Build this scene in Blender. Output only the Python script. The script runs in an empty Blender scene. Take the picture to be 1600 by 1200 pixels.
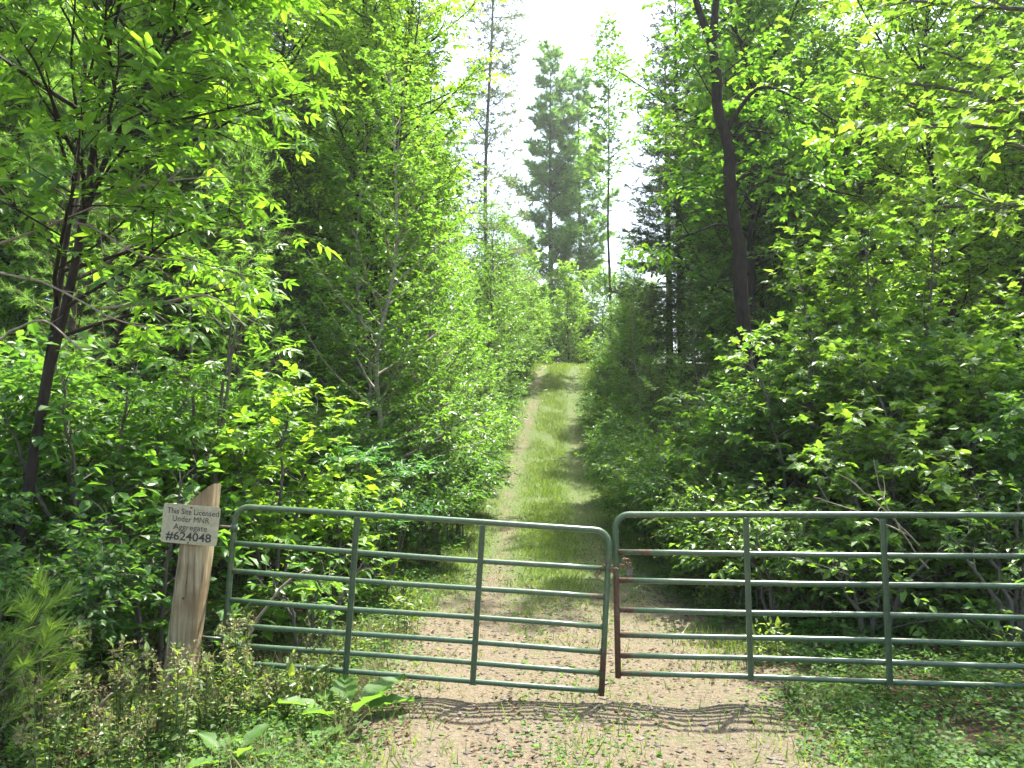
import bpy, math, random
import numpy as np
from mathutils import Matrix, Vector

# ------------------------------------------------------------------ camera, sky, sun, exposure
scene = bpy.context.scene
col = scene.collection
CAMZ = 1.96
cam_d = bpy.data.cameras.new("camera")
cam_d.sensor_width = 36.0
cam_d.lens = 36.0 * 1240.0 / 1600.0
cam_d.clip_end = 2000.0
cam = bpy.data.objects.new("camera", cam_d)
cam.location = (0, 0, CAMZ)
cam.rotation_euler = (math.radians(94.5), 0, 0)
col.objects.link(cam)
scene.camera = cam

HAZE = .0005
SUN_EL, SUN_AZ = 66.0, 36.0        # azimuth measured from +Y towards +X
world = bpy.data.worlds.new("World")
scene.world = world
world.use_nodes = True
wn = world.node_tree
sky = wn.nodes.new("ShaderNodeTexSky")
sky.sky_type = 'NISHITA'
sky.sun_disc = False
sky.sun_elevation = math.radians(SUN_EL)
sky.sun_rotation = math.radians(SUN_AZ)
sky.air_density = 1.2
sky.dust_density = 4.0
sky.ozone_density = 1.0
wn.links.new(sky.outputs[0], wn.nodes["Background"].inputs[0])
wn.nodes["Background"].inputs[1].default_value = 0.15

sd = bpy.data.lights.new("sun", 'SUN')
sd.energy = 5.0
sd.angle = math.radians(0.9)
sd.color = (1.0, 0.95, 0.86)
sun = bpy.data.objects.new("sun", sd)
_v = Vector((math.sin(math.radians(SUN_AZ)) * math.cos(math.radians(SUN_EL)),
             math.cos(math.radians(SUN_AZ)) * math.cos(math.radians(SUN_EL)),
             math.sin(math.radians(SUN_EL))))
sun.rotation_euler = _v.to_track_quat('Z', 'Y').to_euler()
sun.location = (0, 0, 40)
col.objects.link(sun)

scene.view_settings.view_transform = 'Standard'
scene.view_settings.look = 'None'
scene.view_settings.exposure = 1.95
scene.view_settings.gamma = 1.0
cy = scene.cycles
cy.use_denoising = True
cy.use_adaptive_sampling = True
cy.adaptive_threshold = 0.025
cy.max_bounces = 7
cy.diffuse_bounces = 4
cy.glossy_bounces = 2
cy.transmission_bounces = 6
cy.sample_clamp_indirect = 6.0

# ------------------------------------------------------------------ helpers
RNG = np.random.default_rng(7)
UP = np.array([0., 0., 1.])


def norm(v):
    return v / (np.linalg.norm(v) + 1e-9)


def nrm(a):
    return a / (np.linalg.norm(a, axis=-1, keepdims=True) + 1e-9)


def make_mesh(name, verts, groups, mats=(), smooth=False):
    """groups: list of (faces (n,k) int array, material index)"""
    me = bpy.data.meshes.new(name)
    verts = np.asarray(verts, dtype=np.float32)
    me.vertices.add(len(verts))
    me.vertices.foreach_set("co", verts.ravel())
    idx, ls, mi, pos = [], [], [], 0
    for F, m in groups:
        F = np.asarray(F, dtype=np.int32)
        if len(F) == 0:
            continue
        n, k = F.shape
        idx.append(F.ravel())
        ls.append(pos + np.arange(n, dtype=np.int32) * k)
        mi.append(np.full(n, m, dtype=np.int32))
        pos += n * k
    idx = np.concatenate(idx); ls = np.concatenate(ls); mi = np.concatenate(mi)
    me.loops.add(len(idx))
    me.loops.foreach_set("vertex_index", idx)
    me.polygons.add(len(ls))
    me.polygons.foreach_set("loop_start", ls)
    me.polygons.foreach_set("material_index", mi)
    me.polygons.foreach_set("use_smooth", np.full(len(ls), smooth, dtype=bool))
    for m in mats:
        me.materials.append(m)
    me.update(calc_edges=True)
    me.validate()
    return me


def link(name, me, parent=None, kind=None, label=None):
    o = bpy.data.objects.new(name, me)
    col.objects.link(o)
    if parent is not None:
        o.parent = parent
    if kind:
        o["kind"] = kind
    if label:
        o["label"] = label
    return o


def tag(o, label, cat, group=None):
    o["label"] = label
    o["category"] = cat
    if group:
        o["group"] = group
    return o


def thing(name, label, cat, loc=(0, 0, 0), rotz=0.0, scale=1.0, group=None):
    o = bpy.data.objects.new(name, None)
    o.empty_display_size = 0.2
    o.location = loc
    o.rotation_euler = (0, 0, rotz)
    o.scale = (scale, scale, scale) if np.isscalar(scale) else scale
    col.objects.link(o)
    return tag(o, label, cat, group)


def copy_thing(src, loc, rotz, scale, label, group=None, mat=None):
    r = src.copy()
    col.objects.link(r)
    r.location = loc
    r.rotation_euler = (0, 0, rotz)
    r.scale = (scale, scale, scale) if np.isscalar(scale) else scale
    r["label"] = label
    if group:
        r["group"] = group
    elif "group" in r:
        del r["group"]
    for ch in src.children:
        c = ch.copy()
        col.objects.link(c)
        c.parent = r
        if mat is not None and "crown" in ch.name:
            c.material_slots[0].link = 'OBJECT'
            c.material_slots[0].material = mat
    return r


def vnoise(x, y, seed=0):
    x = np.asarray(x, float); y = np.asarray(y, float)
    xi = np.floor(x).astype(np.int64); yi = np.floor(y).astype(np.int64)
    fx = x - xi; fy = y - yi
    fx = fx * fx * (3 - 2 * fx); fy = fy * fy * (3 - 2 * fy)

    def h(a, b):
        n = (a * 374761393 + b * 668265263 + seed * 974711) & 0x7fffffff
        n = ((n ^ (n >> 13)) * 1274126177) & 0x7fffffff
        return ((n ^ (n >> 16)) & 0xffff) / 65535.0
    a = h(xi, yi) * (1 - fx) + h(xi + 1, yi) * fx
    b = h(xi, yi + 1) * (1 - fx) + h(xi + 1, yi + 1) * fx
    return a * (1 - fy) + b * fy


def sstep(a, b, x):
    t = np.clip((np.asarray(x, float) - a) / (b - a), 0, 1)
    return t * t * (3 - 2 * t)


# ------------------------------------------------------------------ terrain functions
PY = np.array([-60, 0, 8, 11, 14, 17, 20, 24, 28, 32, 36, 40, 44, 50, 60, 90, 200.])
PZ = np.array([-.3, 0, 0, .06, .28, .58, .98, 1.72, 2.7, 3.85, 5.0, 5.95, 6.5, 6.8, 7.0, 7.6, 9.])
CY = np.array([-60, 0, 6.3, 14, 20, 24, 30, 36, 40, 44, 50, 58, 70, 200.])
CX = np.array([.45, .45, .5, .62, .80, 1.05, 1.5, 1.95, 2.35, 3.0, 5.2, 11, 22, 150.])


def _smooth_interp(y, Y, Z):
    d = 1.2
    return (np.interp(y - d, Y, Z) + np.interp(y, Y, Z) * 2 + np.interp(y + d, Y, Z)) / 4


def path_c(y):
    return _smooth_interp(y, CY, CX)


def gz(x, y):
    x = np.asarray(x, float); y = np.asarray(y, float)
    z = _smooth_interp(y, PY, PZ)
    dx = x - path_c(y)
    a = np.abs(dx)
    rut = np.exp(-((a - .82) / .22) ** 2)
    on = 1 - sstep(1.5, 2.3, a)
    z = z - .03 * rut * on
    z = z + (1 - on) * (.05 + .28 * (vnoise(x * .35, y * .35, 1) - .35)) * sstep(1.6, 4, a)
    z = z - .24 * np.exp(-((x + 2.7) / .75) ** 2) * (1 - sstep(7.0, 10.0, y))
    z = z + .10 * sstep(2.0, 3.4, dx) * (1 - sstep(14, 20, y))
    z = z + .04 * (vnoise(x * 1.7, y * 1.7, 2) - .5) + (.026 * (vnoise(x * 5, y * 5, 3) - .5) + .016 * (vnoise(x * 11, y * 11, 4) - .5)) * (1 - sstep(16, 24, y))
    return z


def G(x, y):
    return float(gz(x, y))


# ------------------------------------------------------------------ materials
def mat_new(name):
    m = bpy.data.materials.new(name)
    m.use_nodes = True
    nt = m.node_tree
    return m, nt, nt.nodes["Principled BSDF"], nt.nodes["Material Output"]


def ramp(nt, stops):
    r = nt.nodes.new("ShaderNodeValToRGB")
    e = r.color_ramp.elements
    while len(e) < len(stops):
        e.new(0.5)
    for el, (p, c) in zip(e, stops):
        el.position = p
        el.color = (*c, 1)
    return r


def leaf_mat(name, dark, mid, light, trans=0.5, rough=0.40, spec=0.42, tgain=1.9, twarm=(1.22, 1.12, .50)):
    if trans >= .4:
        dark, mid, light = [(c[0] * 1.06, c[1] * 1.10, c[2] * .85) for c in (dark, mid, light)]
    m, nt, b, out = mat_new(name)
    N, L = nt.nodes, nt.links
    geo = N.new("ShaderNodeNewGeometry")
    info = N.new("ShaderNodeObjectInfo")
    add = N.new("ShaderNodeMath"); add.operation = 'MULTIPLY_ADD'
    add.inputs[1].default_value = 0.25; 
    L.new(info.outputs["Random"], add.inputs[0])
    mul = N.new("ShaderNodeMath"); mul.operation = 'MULTIPLY'; mul.inputs[1].default_value = 0.75
    L.new(geo.outputs["Random Per Island"], mul.inputs[0])
    L.new(mul.outputs[0], add.inputs[2])
    tco = N.new("ShaderNodeTexCoord")
    ns = N.new("ShaderNodeTexNoise"); ns.inputs["Scale"].default_value = 1.6; ns.inputs["Detail"].default_value = 2
    L.new(tco.outputs["Object"], ns.inputs[0])
    ad2 = N.new("ShaderNodeMath"); ad2.operation = 'MULTIPLY_ADD'; ad2.inputs[1].default_value = 0.9
    L.new(ns.outputs[0], ad2.inputs[0])
    ad3 = N.new("ShaderNodeMath"); ad3.operation = 'SUBTRACT'; ad3.inputs[1].default_value = 0.45
    L.new(add.outputs[0], ad3.inputs[0]); L.new(ad3.outputs[0], ad2.inputs[2])
    r = ramp(nt, [(0.0, tuple(c * .85 for c in dark)), (0.5, mid), (0.93, light), (1.0, (light[0] * 1.15, light[1] * 1.06, light[2]))])
    L.new(ad2.outputs[0], r.inputs[0])
    L.new(r.outputs[0], b.inputs["Base Color"])
    b.inputs["Roughness"].default_value = rough
    b.inputs["Specular IOR Level"].default_value = spec
    tc = N.new("ShaderNodeMix"); tc.data_type = 'RGBA'; tc.blend_type = 'MULTIPLY'
    tc.inputs[0].default_value = 1.0
    L.new(r.outputs[0], tc.inputs[6])
    tc.inputs[7].default_value = (twarm[0] * tgain, twarm[1] * tgain, twarm[2] * tgain, 1)
    tr = N.new("ShaderNodeBsdfTranslucent")
    L.new(tc.outputs[2], tr.inputs[0])
    mix = N.new("ShaderNodeMixShader"); mix.inputs[0].default_value = trans
    L.new(b.outputs[0], mix.inputs[1]); L.new(tr.outputs[0], mix.inputs[2])
    L.new(mix.outputs[0], out.inputs[0])
    return m


def bark_mat(name, c1, c2, scale=14.0, stretch=4.0, bump=.5):
    m, nt, b, out = mat_new(name)
    N, L = nt.nodes, nt.links
    tc = N.new("ShaderNodeTexCoord")
    mp = N.new("ShaderNodeMapping"); mp.inputs[3].default_value = (scale, scale, scale / stretch)
    L.new(tc.outputs["Object"], mp.inputs[0])
    n = N.new("ShaderNodeTexNoise"); n.inputs["Scale"].default_value = 1.0
    n.inputs["Detail"].default_value = 6; n.inputs["Roughness"].default_value = .65
    L.new(mp.outputs[0], n.inputs[0])
    r = ramp(nt, [(.3, c1), (.7, c2)])
    L.new(n.outputs[0], r.inputs[0]); L.new(r.outputs[0], b.inputs["Base Color"])
    bp = N.new("ShaderNodeBump"); bp.inputs["Strength"].default_value = bump; bp.inputs["Distance"].default_value = .02
    L.new(n.outputs[0], bp.inputs["Height"]); L.new(bp.outputs[0], b.inputs["Normal"])
    b.inputs["Roughness"].default_value = .9
    b.inputs["Specular IOR Level"].default_value = .2
    return m


M = {}
M['ash'] = leaf_mat('leaf_ash', (.045, .105, .020), (.065, .155, .024), (.110, .215, .030))
M['maple'] = leaf_mat('leaf_maple', (.050, .112, .024), (.085, .170, .034), (.140, .225, .050), spec=.5)
M['shrub'] = leaf_mat('leaf_shrub', (.035, .095, .024), (.055, .135, .030), (.090, .180, .040), rough=.42)
M['shrub_y'] = leaf_mat('leaf_shrub_light', (.065, .135, .020), (.105, .205, .026), (.155, .255, .034))
M['birch'] = leaf_mat('leaf_birch', (.045, .110, .026), (.070, .155, .032), (.105, .205, .045), rough=.35)
M['broad'] = leaf_mat('leaf_broad', (.040, .100, .022), (.060, .140, .028), (.095, .185, .036))
M['broad_y'] = leaf_mat('leaf_broad_light', (.070, .150, .020), (.110, .215, .028), (.155, .265, .036))
M['oak'] = leaf_mat('leaf_oak', (.040, .100, .018), (.065, .160, .024), (.105, .215, .034))
M['pine'] = leaf_mat('needle_pine', (.075, .145, .045), (.110, .200, .060), (.150, .240, .075), trans=.5, rough=.55, spec=.25, twarm=(1.1, 1.2, .55))
M['spruce'] = leaf_mat('needle_spruce', (.038, .068, .028), (.060, .100, .040), (.090, .130, .055), trans=.32, rough=.55, twarm=(1.1, 1.05, .8))
M['tamarack'] = leaf_mat('needle_tamarack', (.085, .125, .060), (.120, .165, .078), (.150, .190, .095), trans=.38, rough=.5, twarm=(1.1, 1.05, .8))
M['seedling'] = leaf_mat('needle_seedling', (.060, .120, .028), (.095, .170, .040), (.140, .220, .055), trans=.45, rough=.55, spec=.25)
M['sumac'] = leaf_mat('leaf_sumac', (.025, .090, .035), (.040, .125, .045), (.065, .165, .055))
M['fern'] = leaf_mat('leaf_fern', (.035, .105, .020), (.055, .145, .026), (.085, .190, .035))
M['weed'] = leaf_mat('leaf_weed', (.060, .105, .030), (.095, .150, .042), (.145, .195, .062))
M['grass'] = leaf_mat('leaf_grass', (.058, .105, .030), (.088, .150, .040), (.150, .195, .075), trans=.4)
M['cover'] = leaf_mat('leaf_cover', (.040, .095, .026), (.065, .140, .035), (.100, .185, .050), rough=.55, spec=.3)
M['dry'] = leaf_mat('leaf_dry', (.075, .048, .030), (.13, .085, .052), (.19, .135, .088), trans=.2, rough=.9, spec=.05, tgain=1.0, twarm=(1, 1, 1))
M['seed'] = leaf_mat('seed_head', (.14, .13, .06), (.22, .20, .095), (.31, .28, .15), trans=.3, rough=.7, spec=.2, tgain=1.0, twarm=(1, 1, 1))
M['deadneedle'] = leaf_mat('dead_needle', (.07, .055, .04), (.10, .08, .055), (.13, .11, .08), trans=.2, rough=.8, spec=.1, tgain=1.0, twarm=(1, 1, 1))
M['bark'] = bark_mat('bark_dark', (.012, .010, .008), (.045, .036, .027), 16, 3, .9)
M['bark_g'] = bark_mat('bark_grey', (.06, .052, .043), (.14, .125, .105), 18)
M['bark_t'] = bark_mat('bark_tamarack', (.12, .105, .09), (.22, .20, .175), 18)
M['bark_b'] = bark_mat('bark_pale', (.16, .14, .11), (.34, .30, .24), 10, .6)
M['bark_r'] = bark_mat('bark_reddish', (.030, .023, .016), (.085, .066, .046))
M['twig'] = bark_mat('twig_dead', (.16, .13, .10), (.34, .29, .23), 30, 5)
M['stem'] = bark_mat('stem_green', (.05, .075, .03), (.10, .12, .05), 30, 5)


def ground_mat():
    m, nt, b, out = mat_new('soil')
    N, L = nt.nodes, nt.links
    tc = N.new("ShaderNodeTexCoord")

    def noise(s, det=6, ro=.6):
        n = N.new("ShaderNodeTexNoise"); n.inputs["Scale"].default_value = s
        n.inputs["Detail"].default_value = det; n.inputs["Roughness"].default_value = ro
        L.new(tc.outputs["Object"], n.inputs[0])
        return n
    nf = noise(30, 9, .8); nm = noise(5.5); nl = noise(1.3)
    vor = N.new("ShaderNodeTexVoronoi"); vor.inputs["Scale"].default_value = 26
    L.new(tc.outputs["Object"], vor.inputs[0])
    sand = ramp(nt, [(.22, (.050, .040, .027)), (.45, (.110, .090, .060)), (.60, (.155, .130, .090)), (.8, (.22, .19, .14))])
    L.new(nf.outputs[0], sand.inputs[0])
    litter = ramp(nt, [(.25, (.025, .017, .011)), (.5, (.075, .05, .032)), (.75, (.17, .115, .07))])
    L.new(nf.outputs[0], litter.inputs[0])
    turf = ramp(nt, [(.25, (.040, .062, .018)), (.55, (.080, .115, .036)), (.8, (.16, .165, .075))])
    L.new(nf.outputs[0], turf.inputs[0])

    def attr(n):
        a = N.new("ShaderNodeAttribute"); a.attribute_name = n
        return a

    def mask(a, n, lo, hi, k):
        s = N.new("ShaderNodeMath"); s.operation = 'MULTIPLY_ADD'
        L.new(n.outputs[0], s.inputs[0]); s.inputs[1].default_value = k
        s2 = N.new("ShaderNodeMath"); s2.operation = 'ADD'
        L.new(a.outputs["Fac"], s.inputs[2])
        mr = N.new("ShaderNodeMapRange"); mr.inputs[1].default_value = lo; mr.inputs[2].default_value = hi
        L.new(s.outputs[0], mr.inputs[0])
        return mr
    mt = mask(attr('turf'), nm, .75, 1.05, .9)
    ms = mask(attr('sand'), nm, .70, 1.05, .9)
    m1 = N.new("ShaderNodeMix"); m1.data_type = 'RGBA'
    L.new(mt.outputs[0], m1.inputs[0]); L.new(litter.outputs[0], m1.inputs[6]); L.new(turf.outputs[0], m1.inputs[7])
    m2 = N.new("ShaderNodeMix"); m2.data_type = 'RGBA'
    L.new(ms.outputs[0], m2.inputs[0]); L.new(m1.outputs[2], m2.inputs[6]); L.new(sand.outputs[0], m2.inputs[7])
    L.new(m2.outputs[2], b.inputs["Base Color"])
    b.inputs["Roughness"].default_value = .95
    b.inputs["Specular IOR Level"].default_value = .15
    ad = N.new("ShaderNodeMath"); ad.operation = 'MULTIPLY_ADD'
    L.new(nf.outputs[0], ad.inputs[0]); ad.inputs[1].default_value = 1.0
    L.new(vor.outputs[0], ad.inputs[2])
    bp = N.new("ShaderNodeBump"); bp.inputs["Strength"].default_value = .8; bp.inputs["Distance"].default_value = .02
    L.new(ad.outputs[0], bp.inputs["Height"]); L.new(bp.outputs[0], b.inputs["Normal"])
    return m


M['ground'] = ground_mat()


def simple_mat(name, c, rough=.6, metal=0.0, spec=.5):
    m, nt, b, out = mat_new(name)
    N, L = nt.nodes, nt.links
    n = N.new("ShaderNodeTexNoise"); n.inputs["Scale"].default_value = 40; n.inputs["Detail"].default_value = 4
    tc = N.new("ShaderNodeTexCoord"); L.new(tc.outputs["Object"], n.inputs[0])
    r = ramp(nt, [(.3, tuple(v * .8 for v in c)), (.7, tuple(min(1, v * 1.15) for v in c))])
    L.new(n.outputs[0], r.inputs[0]); L.new(r.outputs[0], b.inputs["Base Color"])
    b.inputs["Roughness"].default_value = rough
    b.inputs["Metallic"].default_value = metal
    b.inputs["Specular IOR Level"].default_value = spec
    return m


def gate_mat():
    m, nt, b, out = mat_new('green_gate_paint')
    N, L = nt.nodes, nt.links
    tc = N.new("ShaderNodeTexCoord")
    n = N.new("ShaderNodeTexNoise"); n.inputs["Scale"].default_value = 3.2; n.inputs["Detail"].default_value = 7; n.inputs["Roughness"].default_value = .7
    L.new(tc.outputs["Object"], n.inputs[0])
    n2 = N.new("ShaderNodeTexNoise"); n2.inputs["Scale"].default_value = 45; n2.inputs["Detail"].default_value = 4
    L.new(tc.outputs["Object"], n2.inputs[0])
    at = N.new("ShaderNodeAttribute"); at.attribute_name = "rust"
    ma = N.new("ShaderNodeMath"); ma.operation = 'MULTIPLY_ADD'
    L.new(at.outputs["Fac"], ma.inputs[0]); ma.inputs[1].default_value = .42; L.new(n.outputs[0], ma.inputs[2])
    mr = N.new("ShaderNodeMapRange"); mr.inputs[1].default_value = .66; mr.inputs[2].default_value = .76
    L.new(ma.outputs[0], mr.inputs[0])
    g = ramp(nt, [(.3, (.040, .078, .040)), (.7, (.068, .112, .060))])
    L.new(n2.outputs[0], g.inputs[0])
    ru = ramp(nt, [(.3, (.055, .028, .018)), (.7, (.13, .062, .036))])
    L.new(n2.outputs[0], ru.inputs[0])
    mx = N.new("ShaderNodeMix"); mx.data_type = 'RGBA'
    n3 = N.new("ShaderNodeTexNoise"); n3.inputs["Scale"].default_value = 9; n3.inputs["Detail"].default_value = 8; n3.inputs["Roughness"].default_value = .75
    L.new(tc.outputs["Object"], n3.inputs[0])
    mk = N.new("ShaderNodeMapRange"); mk.inputs[1].default_value = .50; mk.inputs[2].default_value = .72; mk.inputs[4].default_value = .75
    L.new(n3.outputs[0], mk.inputs[0])
    fd = N.new("ShaderNodeMix"); fd.data_type = 'RGBA'
    L.new(mk.outputs[0], fd.inputs[0]); L.new(g.outputs[0], fd.inputs[6]); fd.inputs[7].default_value = (.13, .15, .09, 1)
    L.new(mr.outputs[0], mx.inputs[0]); L.new(fd.outputs[2], mx.inputs[6]); L.new(ru.outputs[0], mx.inputs[7])
    L.new(mx.outputs[2], b.inputs["Base Color"])
    rr = N.new("ShaderNodeMapRange"); rr.inputs[3].default_value = .30; rr.inputs[4].default_value = .8
    L.new(mr.outputs[0], rr.inputs[0]); L.new(rr.outputs[0], b.inputs["Roughness"])
    bp = N.new("ShaderNodeBump"); bp.inputs["Strength"].default_value = .12; bp.inputs["Distance"].default_value = .004
    L.new(n2.outputs[0], bp.inputs["Height"]); L.new(bp.outputs[0], b.inputs["Normal"])
    return m


M['gate'] = gate_mat()
M['rust'] = simple_mat('rusty_steel', (.16, .085, .05), .75, .3)
M['steel'] = simple_mat('dull_steel', (.13, .12, .10), .6, .5)
M['sign'] = simple_mat('faded_sign_plate', (.34, .31, .195), .5)
M['ink'] = simple_mat('dark_print', (.022, .026, .022), .5)


def wood_mat():
    m, nt, b, out = mat_new('weathered_post_wood')
    N, L = nt.nodes, nt.links
    tc = N.new("ShaderNodeTexCoord")
    mp = N.new("ShaderNodeMapping"); mp.inputs[3].default_value = (34, 34, 2.2)
    L.new(tc.outputs["Object"], mp.inputs[0])
    n = N.new("ShaderNodeTexNoise"); n.inputs["Scale"].default_value = 1; n.inputs["Detail"].default_value = 8; n.inputs["Roughness"].default_value = .6
    n.inputs["Distortion"].default_value = .6
    L.new(mp.outputs[0], n.inputs[0])
    n2 = N.new("ShaderNodeTexNoise"); n2.inputs["Scale"].default_value = 3.5; n2.inputs["Detail"].default_value = 5
    L.new(tc.outputs["Object"], n2.inputs[0])
    r = ramp(nt, [(.30, (.065, .046, .022)), (.42, (.21, .165, .090)), (.62, (.33, .27, .155)), (.8, (.43, .37, .24))])
    L.new(n.outputs[0], r.inputs[0])
    st = ramp(nt, [(.35, (.42, .30, .17)), (.6, (1, 1, 1))])
    L.new(n2.outputs[0], st.inputs[0])
    mx = N.new("ShaderNodeMix"); mx.data_type = 'RGBA'; mx.blend_type = 'MULTIPLY'; mx.inputs[0].default_value = .7
    L.new(r.outputs[0], mx.inputs[6]); L.new(st.outputs[0], mx.inputs[7])
    L.new(mx.outputs[2], b.inputs["Base Color"])
    bp = N.new("ShaderNodeBump"); bp.inputs["Strength"].default_value = .6; bp.inputs["Distance"].default_value = .01
    L.new(n.outputs[0], bp.inputs["Height"]); L.new(bp.outputs[0], b.inputs["Normal"])
    b.inputs["Roughness"].default_value = .85
    return m


M['wood'] = wood_mat()
M['cutwood'] = bark_mat('fresh_cut_wood', (.42, .34, .24), (.60, .52, .40), 20, 1, .2)

# ------------------------------------------------------------------ ground and path (one surface cut into two pieces)
def axis(parts):
    out = []
    for a, b, s in parts:
        out.append(np.arange(a, b, s))
    return np.concatenate(out + [[parts[-1][1]]])


xs = axis([(-160, -40, 12), (-40, -8, 1.6), (-8, -4, .3), (-4, 5, .09), (5, 9, .3), (9, 41, 1.6), (41, 170, 12)])
ys = axis([(-60, -4, 5), (-4, 3.5, .6), (3.5, 12, .09), (12, 24, .2), (24, 52, .4), (52, 80, 2), (80, 200, 12)])
XX, YY = np.meshgrid(xs, ys)
ZZ = gz(XX, YY)
nx, ny = len(xs), len(ys)
V = np.stack([XX, YY, ZZ], -1).reshape(-1, 3)
DX = (XX - path_c(YY))
A = np.abs(DX)
near = 1 - sstep(8.5, 13.5, YY)
rutf = np.exp(-((A - .82 + .25 * (vnoise(XX * .9, YY * .9, 21) - .5)) / .34) ** 2) * (.7 + .6 * vnoise(XX * 1.4, YY * .8, 22))
left_boost = np.where(DX < 0, 1.0, .62)
open_gate = near * (1 - sstep(1.55, 2.35, A)) * .62
sand_f = np.maximum(rutf * left_boost * (.44 + .38 * near), open_gate)
sand_f *= 1 - .35 * sstep(38, 46, YY)
turf_f = (1 - sstep(1.7, 3.0, A)) * .9
ii = (np.arange(ny - 1)[:, None] * nx + np.arange(nx - 1)[None, :])
quads = np.stack([ii, ii + 1, ii + nx + 1, ii + nx], -1).reshape(-1, 4)
ccx = (XX[:-1, :-1] + XX[1:, 1:]).ravel() / 2
ccy = (YY[:-1, :-1] + YY[1:, 1:]).ravel() / 2
onp = (np.abs(ccx - path_c(ccy)) < 1.45) & (ccy < 56)


def ground_piece(name, F):
    used, inv = np.unique(F.ravel(), return_inverse=True)
    me = make_mesh(name, V[used], [(inv.reshape(F.shape), 0)], [M['ground']], True)
    for nm, arr in (('sand', sand_f), ('turf', turf_f)):
        a = me.attributes.new(nm, 'FLOAT', 'POINT')
        a.data.foreach_set('value', arr.ravel()[used].astype(np.float32))
    return link(name, me, None, 'structure')


o = ground_piece('ground', quads[~onp])
o["label"] = "forest floor and grassy verge on both sides of the track"
o = ground_piece('path', quads[onp])
o["label"] = "two-rut sandy and grassy track climbing through the forest"

# ------------------------------------------------------------------ plant building kit
def tubes(lines, sides, v0=0):
    VV, FF = [], []
    n = v0
    ang = np.linspace(0, 2 * np.pi, sides, endpoint=False)
    ca, sa = np.cos(ang)[:, None], np.sin(ang)[:, None]
    for P, R in lines:
        k = len(P)
        T = np.gradient(P, axis=0)
        T = nrm(T)
        ref = np.eye(3)[int(np.argmin(np.abs(T).max(0)))]
        S = nrm(np.cross(T, ref)); U = np.cross(T, S)
        for j in range(k):
            VV.append(P[j] + R[j] * (ca * S[j] + sa * U[j]))
        base = n + np.arange(k - 1)[:, None] * sides + np.arange(sides)[None, :]
        nxt = n + np.arange(k - 1)[:, None] * sides + (np.arange(sides)[None, :] + 1) % sides
        FF.append(np.stack([base, nxt, nxt + sides, base + sides], -1).reshape(-1, 4))
        n += k * sides
    if not VV:
        return np.zeros((0, 3)), np.zeros((0, 4), int)
    return np.concatenate(VV), np.concatenate(FF)


def line(pts, r0, r1, n=None, wob=0.0, rng=RNG):
    """smooth polyline through control points"""
    pts = np.asarray(pts, float)
    n = n or max(4, len(pts) * 3)
    t = np.linspace(0, len(pts) - 1, n)
    k = np.clip(t.astype(int), 0, len(pts) - 2)
    f = t - k
    p0 = pts[np.clip(k - 1, 0, len(pts) - 1)]; p1 = pts[k]; p2 = pts[k + 1]; p3 = pts[np.clip(k + 2, 0, len(pts) - 1)]
    f = f[:, None]
    P = .5 * ((2 * p1) + (-p0 + p2) * f + (2 * p0 - 5 * p1 + 4 * p2 - p3) * f ** 2 + (-p0 + 3 * p1 - 3 * p2 + p3) * f ** 3)
    if wob:
        P[1:] += rng.normal(size=P[1:].shape) * wob
    return (P, np.linspace(r0, r1, n))


def sample(P, R, t):
    k = len(P) - 1
    u = min(t * k, k - 1e-4)
    i = int(u); f = u - i
    return P[i] * (1 - f) + P[i + 1] * f, norm(P[i + 1] - P[i]), R[i] * (1 - f) + R[i + 1] * f


def sub(rng, parents, n, t0, t1, length, ang, mode='flat', lift=0.0, npts=4, rk=.012, wob=.08, azf=None, phi_s=.35):
    out = []
    for P, R in parents:
        Lt = float(np.sum(np.linalg.norm(np.diff(P, axis=0), axis=1)))
        m = int(round(n(Lt))) if callable(n) else n
        ph = rng.random() * 6.28
        for i in range(m):
            t = t0 + (t1 - t0) * (i + rng.random()) / m
            p, T, r = sample(P, R, t)
            a = (ang(t) if callable(ang) else ang) + rng.normal() * .12
            if mode == 'az':
                az = azf(i, t, rng) if azf else ph + i * 2.4 + rng.normal() * .3
                d = np.array([math.cos(az) * math.sin(a), math.sin(az) * math.sin(a), math.cos(a)])
            else:
                S = np.cross(T, UP)
                S = norm(S) if np.linalg.norm(S) > .08 else np.array([1., 0, 0])
                U = np.cross(S, T)
                if mode == 'spiral':
                    phi = ph + i * 2.4 + rng.normal() * .3
                else:
                    phi = (0 if i % 2 else math.pi) + rng.normal() * phi_s
                d = T * math.cos(a) + (S * math.cos(phi) + U * math.sin(phi)) * math.sin(a)
            l = (length(t, Lt) if callable(length) else length) * rng.uniform(.7, 1.2)
            st = l / (npts - 1)
            pts = [p]
            for k in range(npts - 1):
                d = norm(d + np.array([0, 0, lift]) / (npts - 1) + rng.normal(size=3) * wob)
                pts.append(pts[-1] + d * st)
            rr = min(r * .75, rk * l + .0015)
            out.append((np.array(pts), np.linspace(rr, max(.0012, rr * .25), npts)))
    return out


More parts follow.
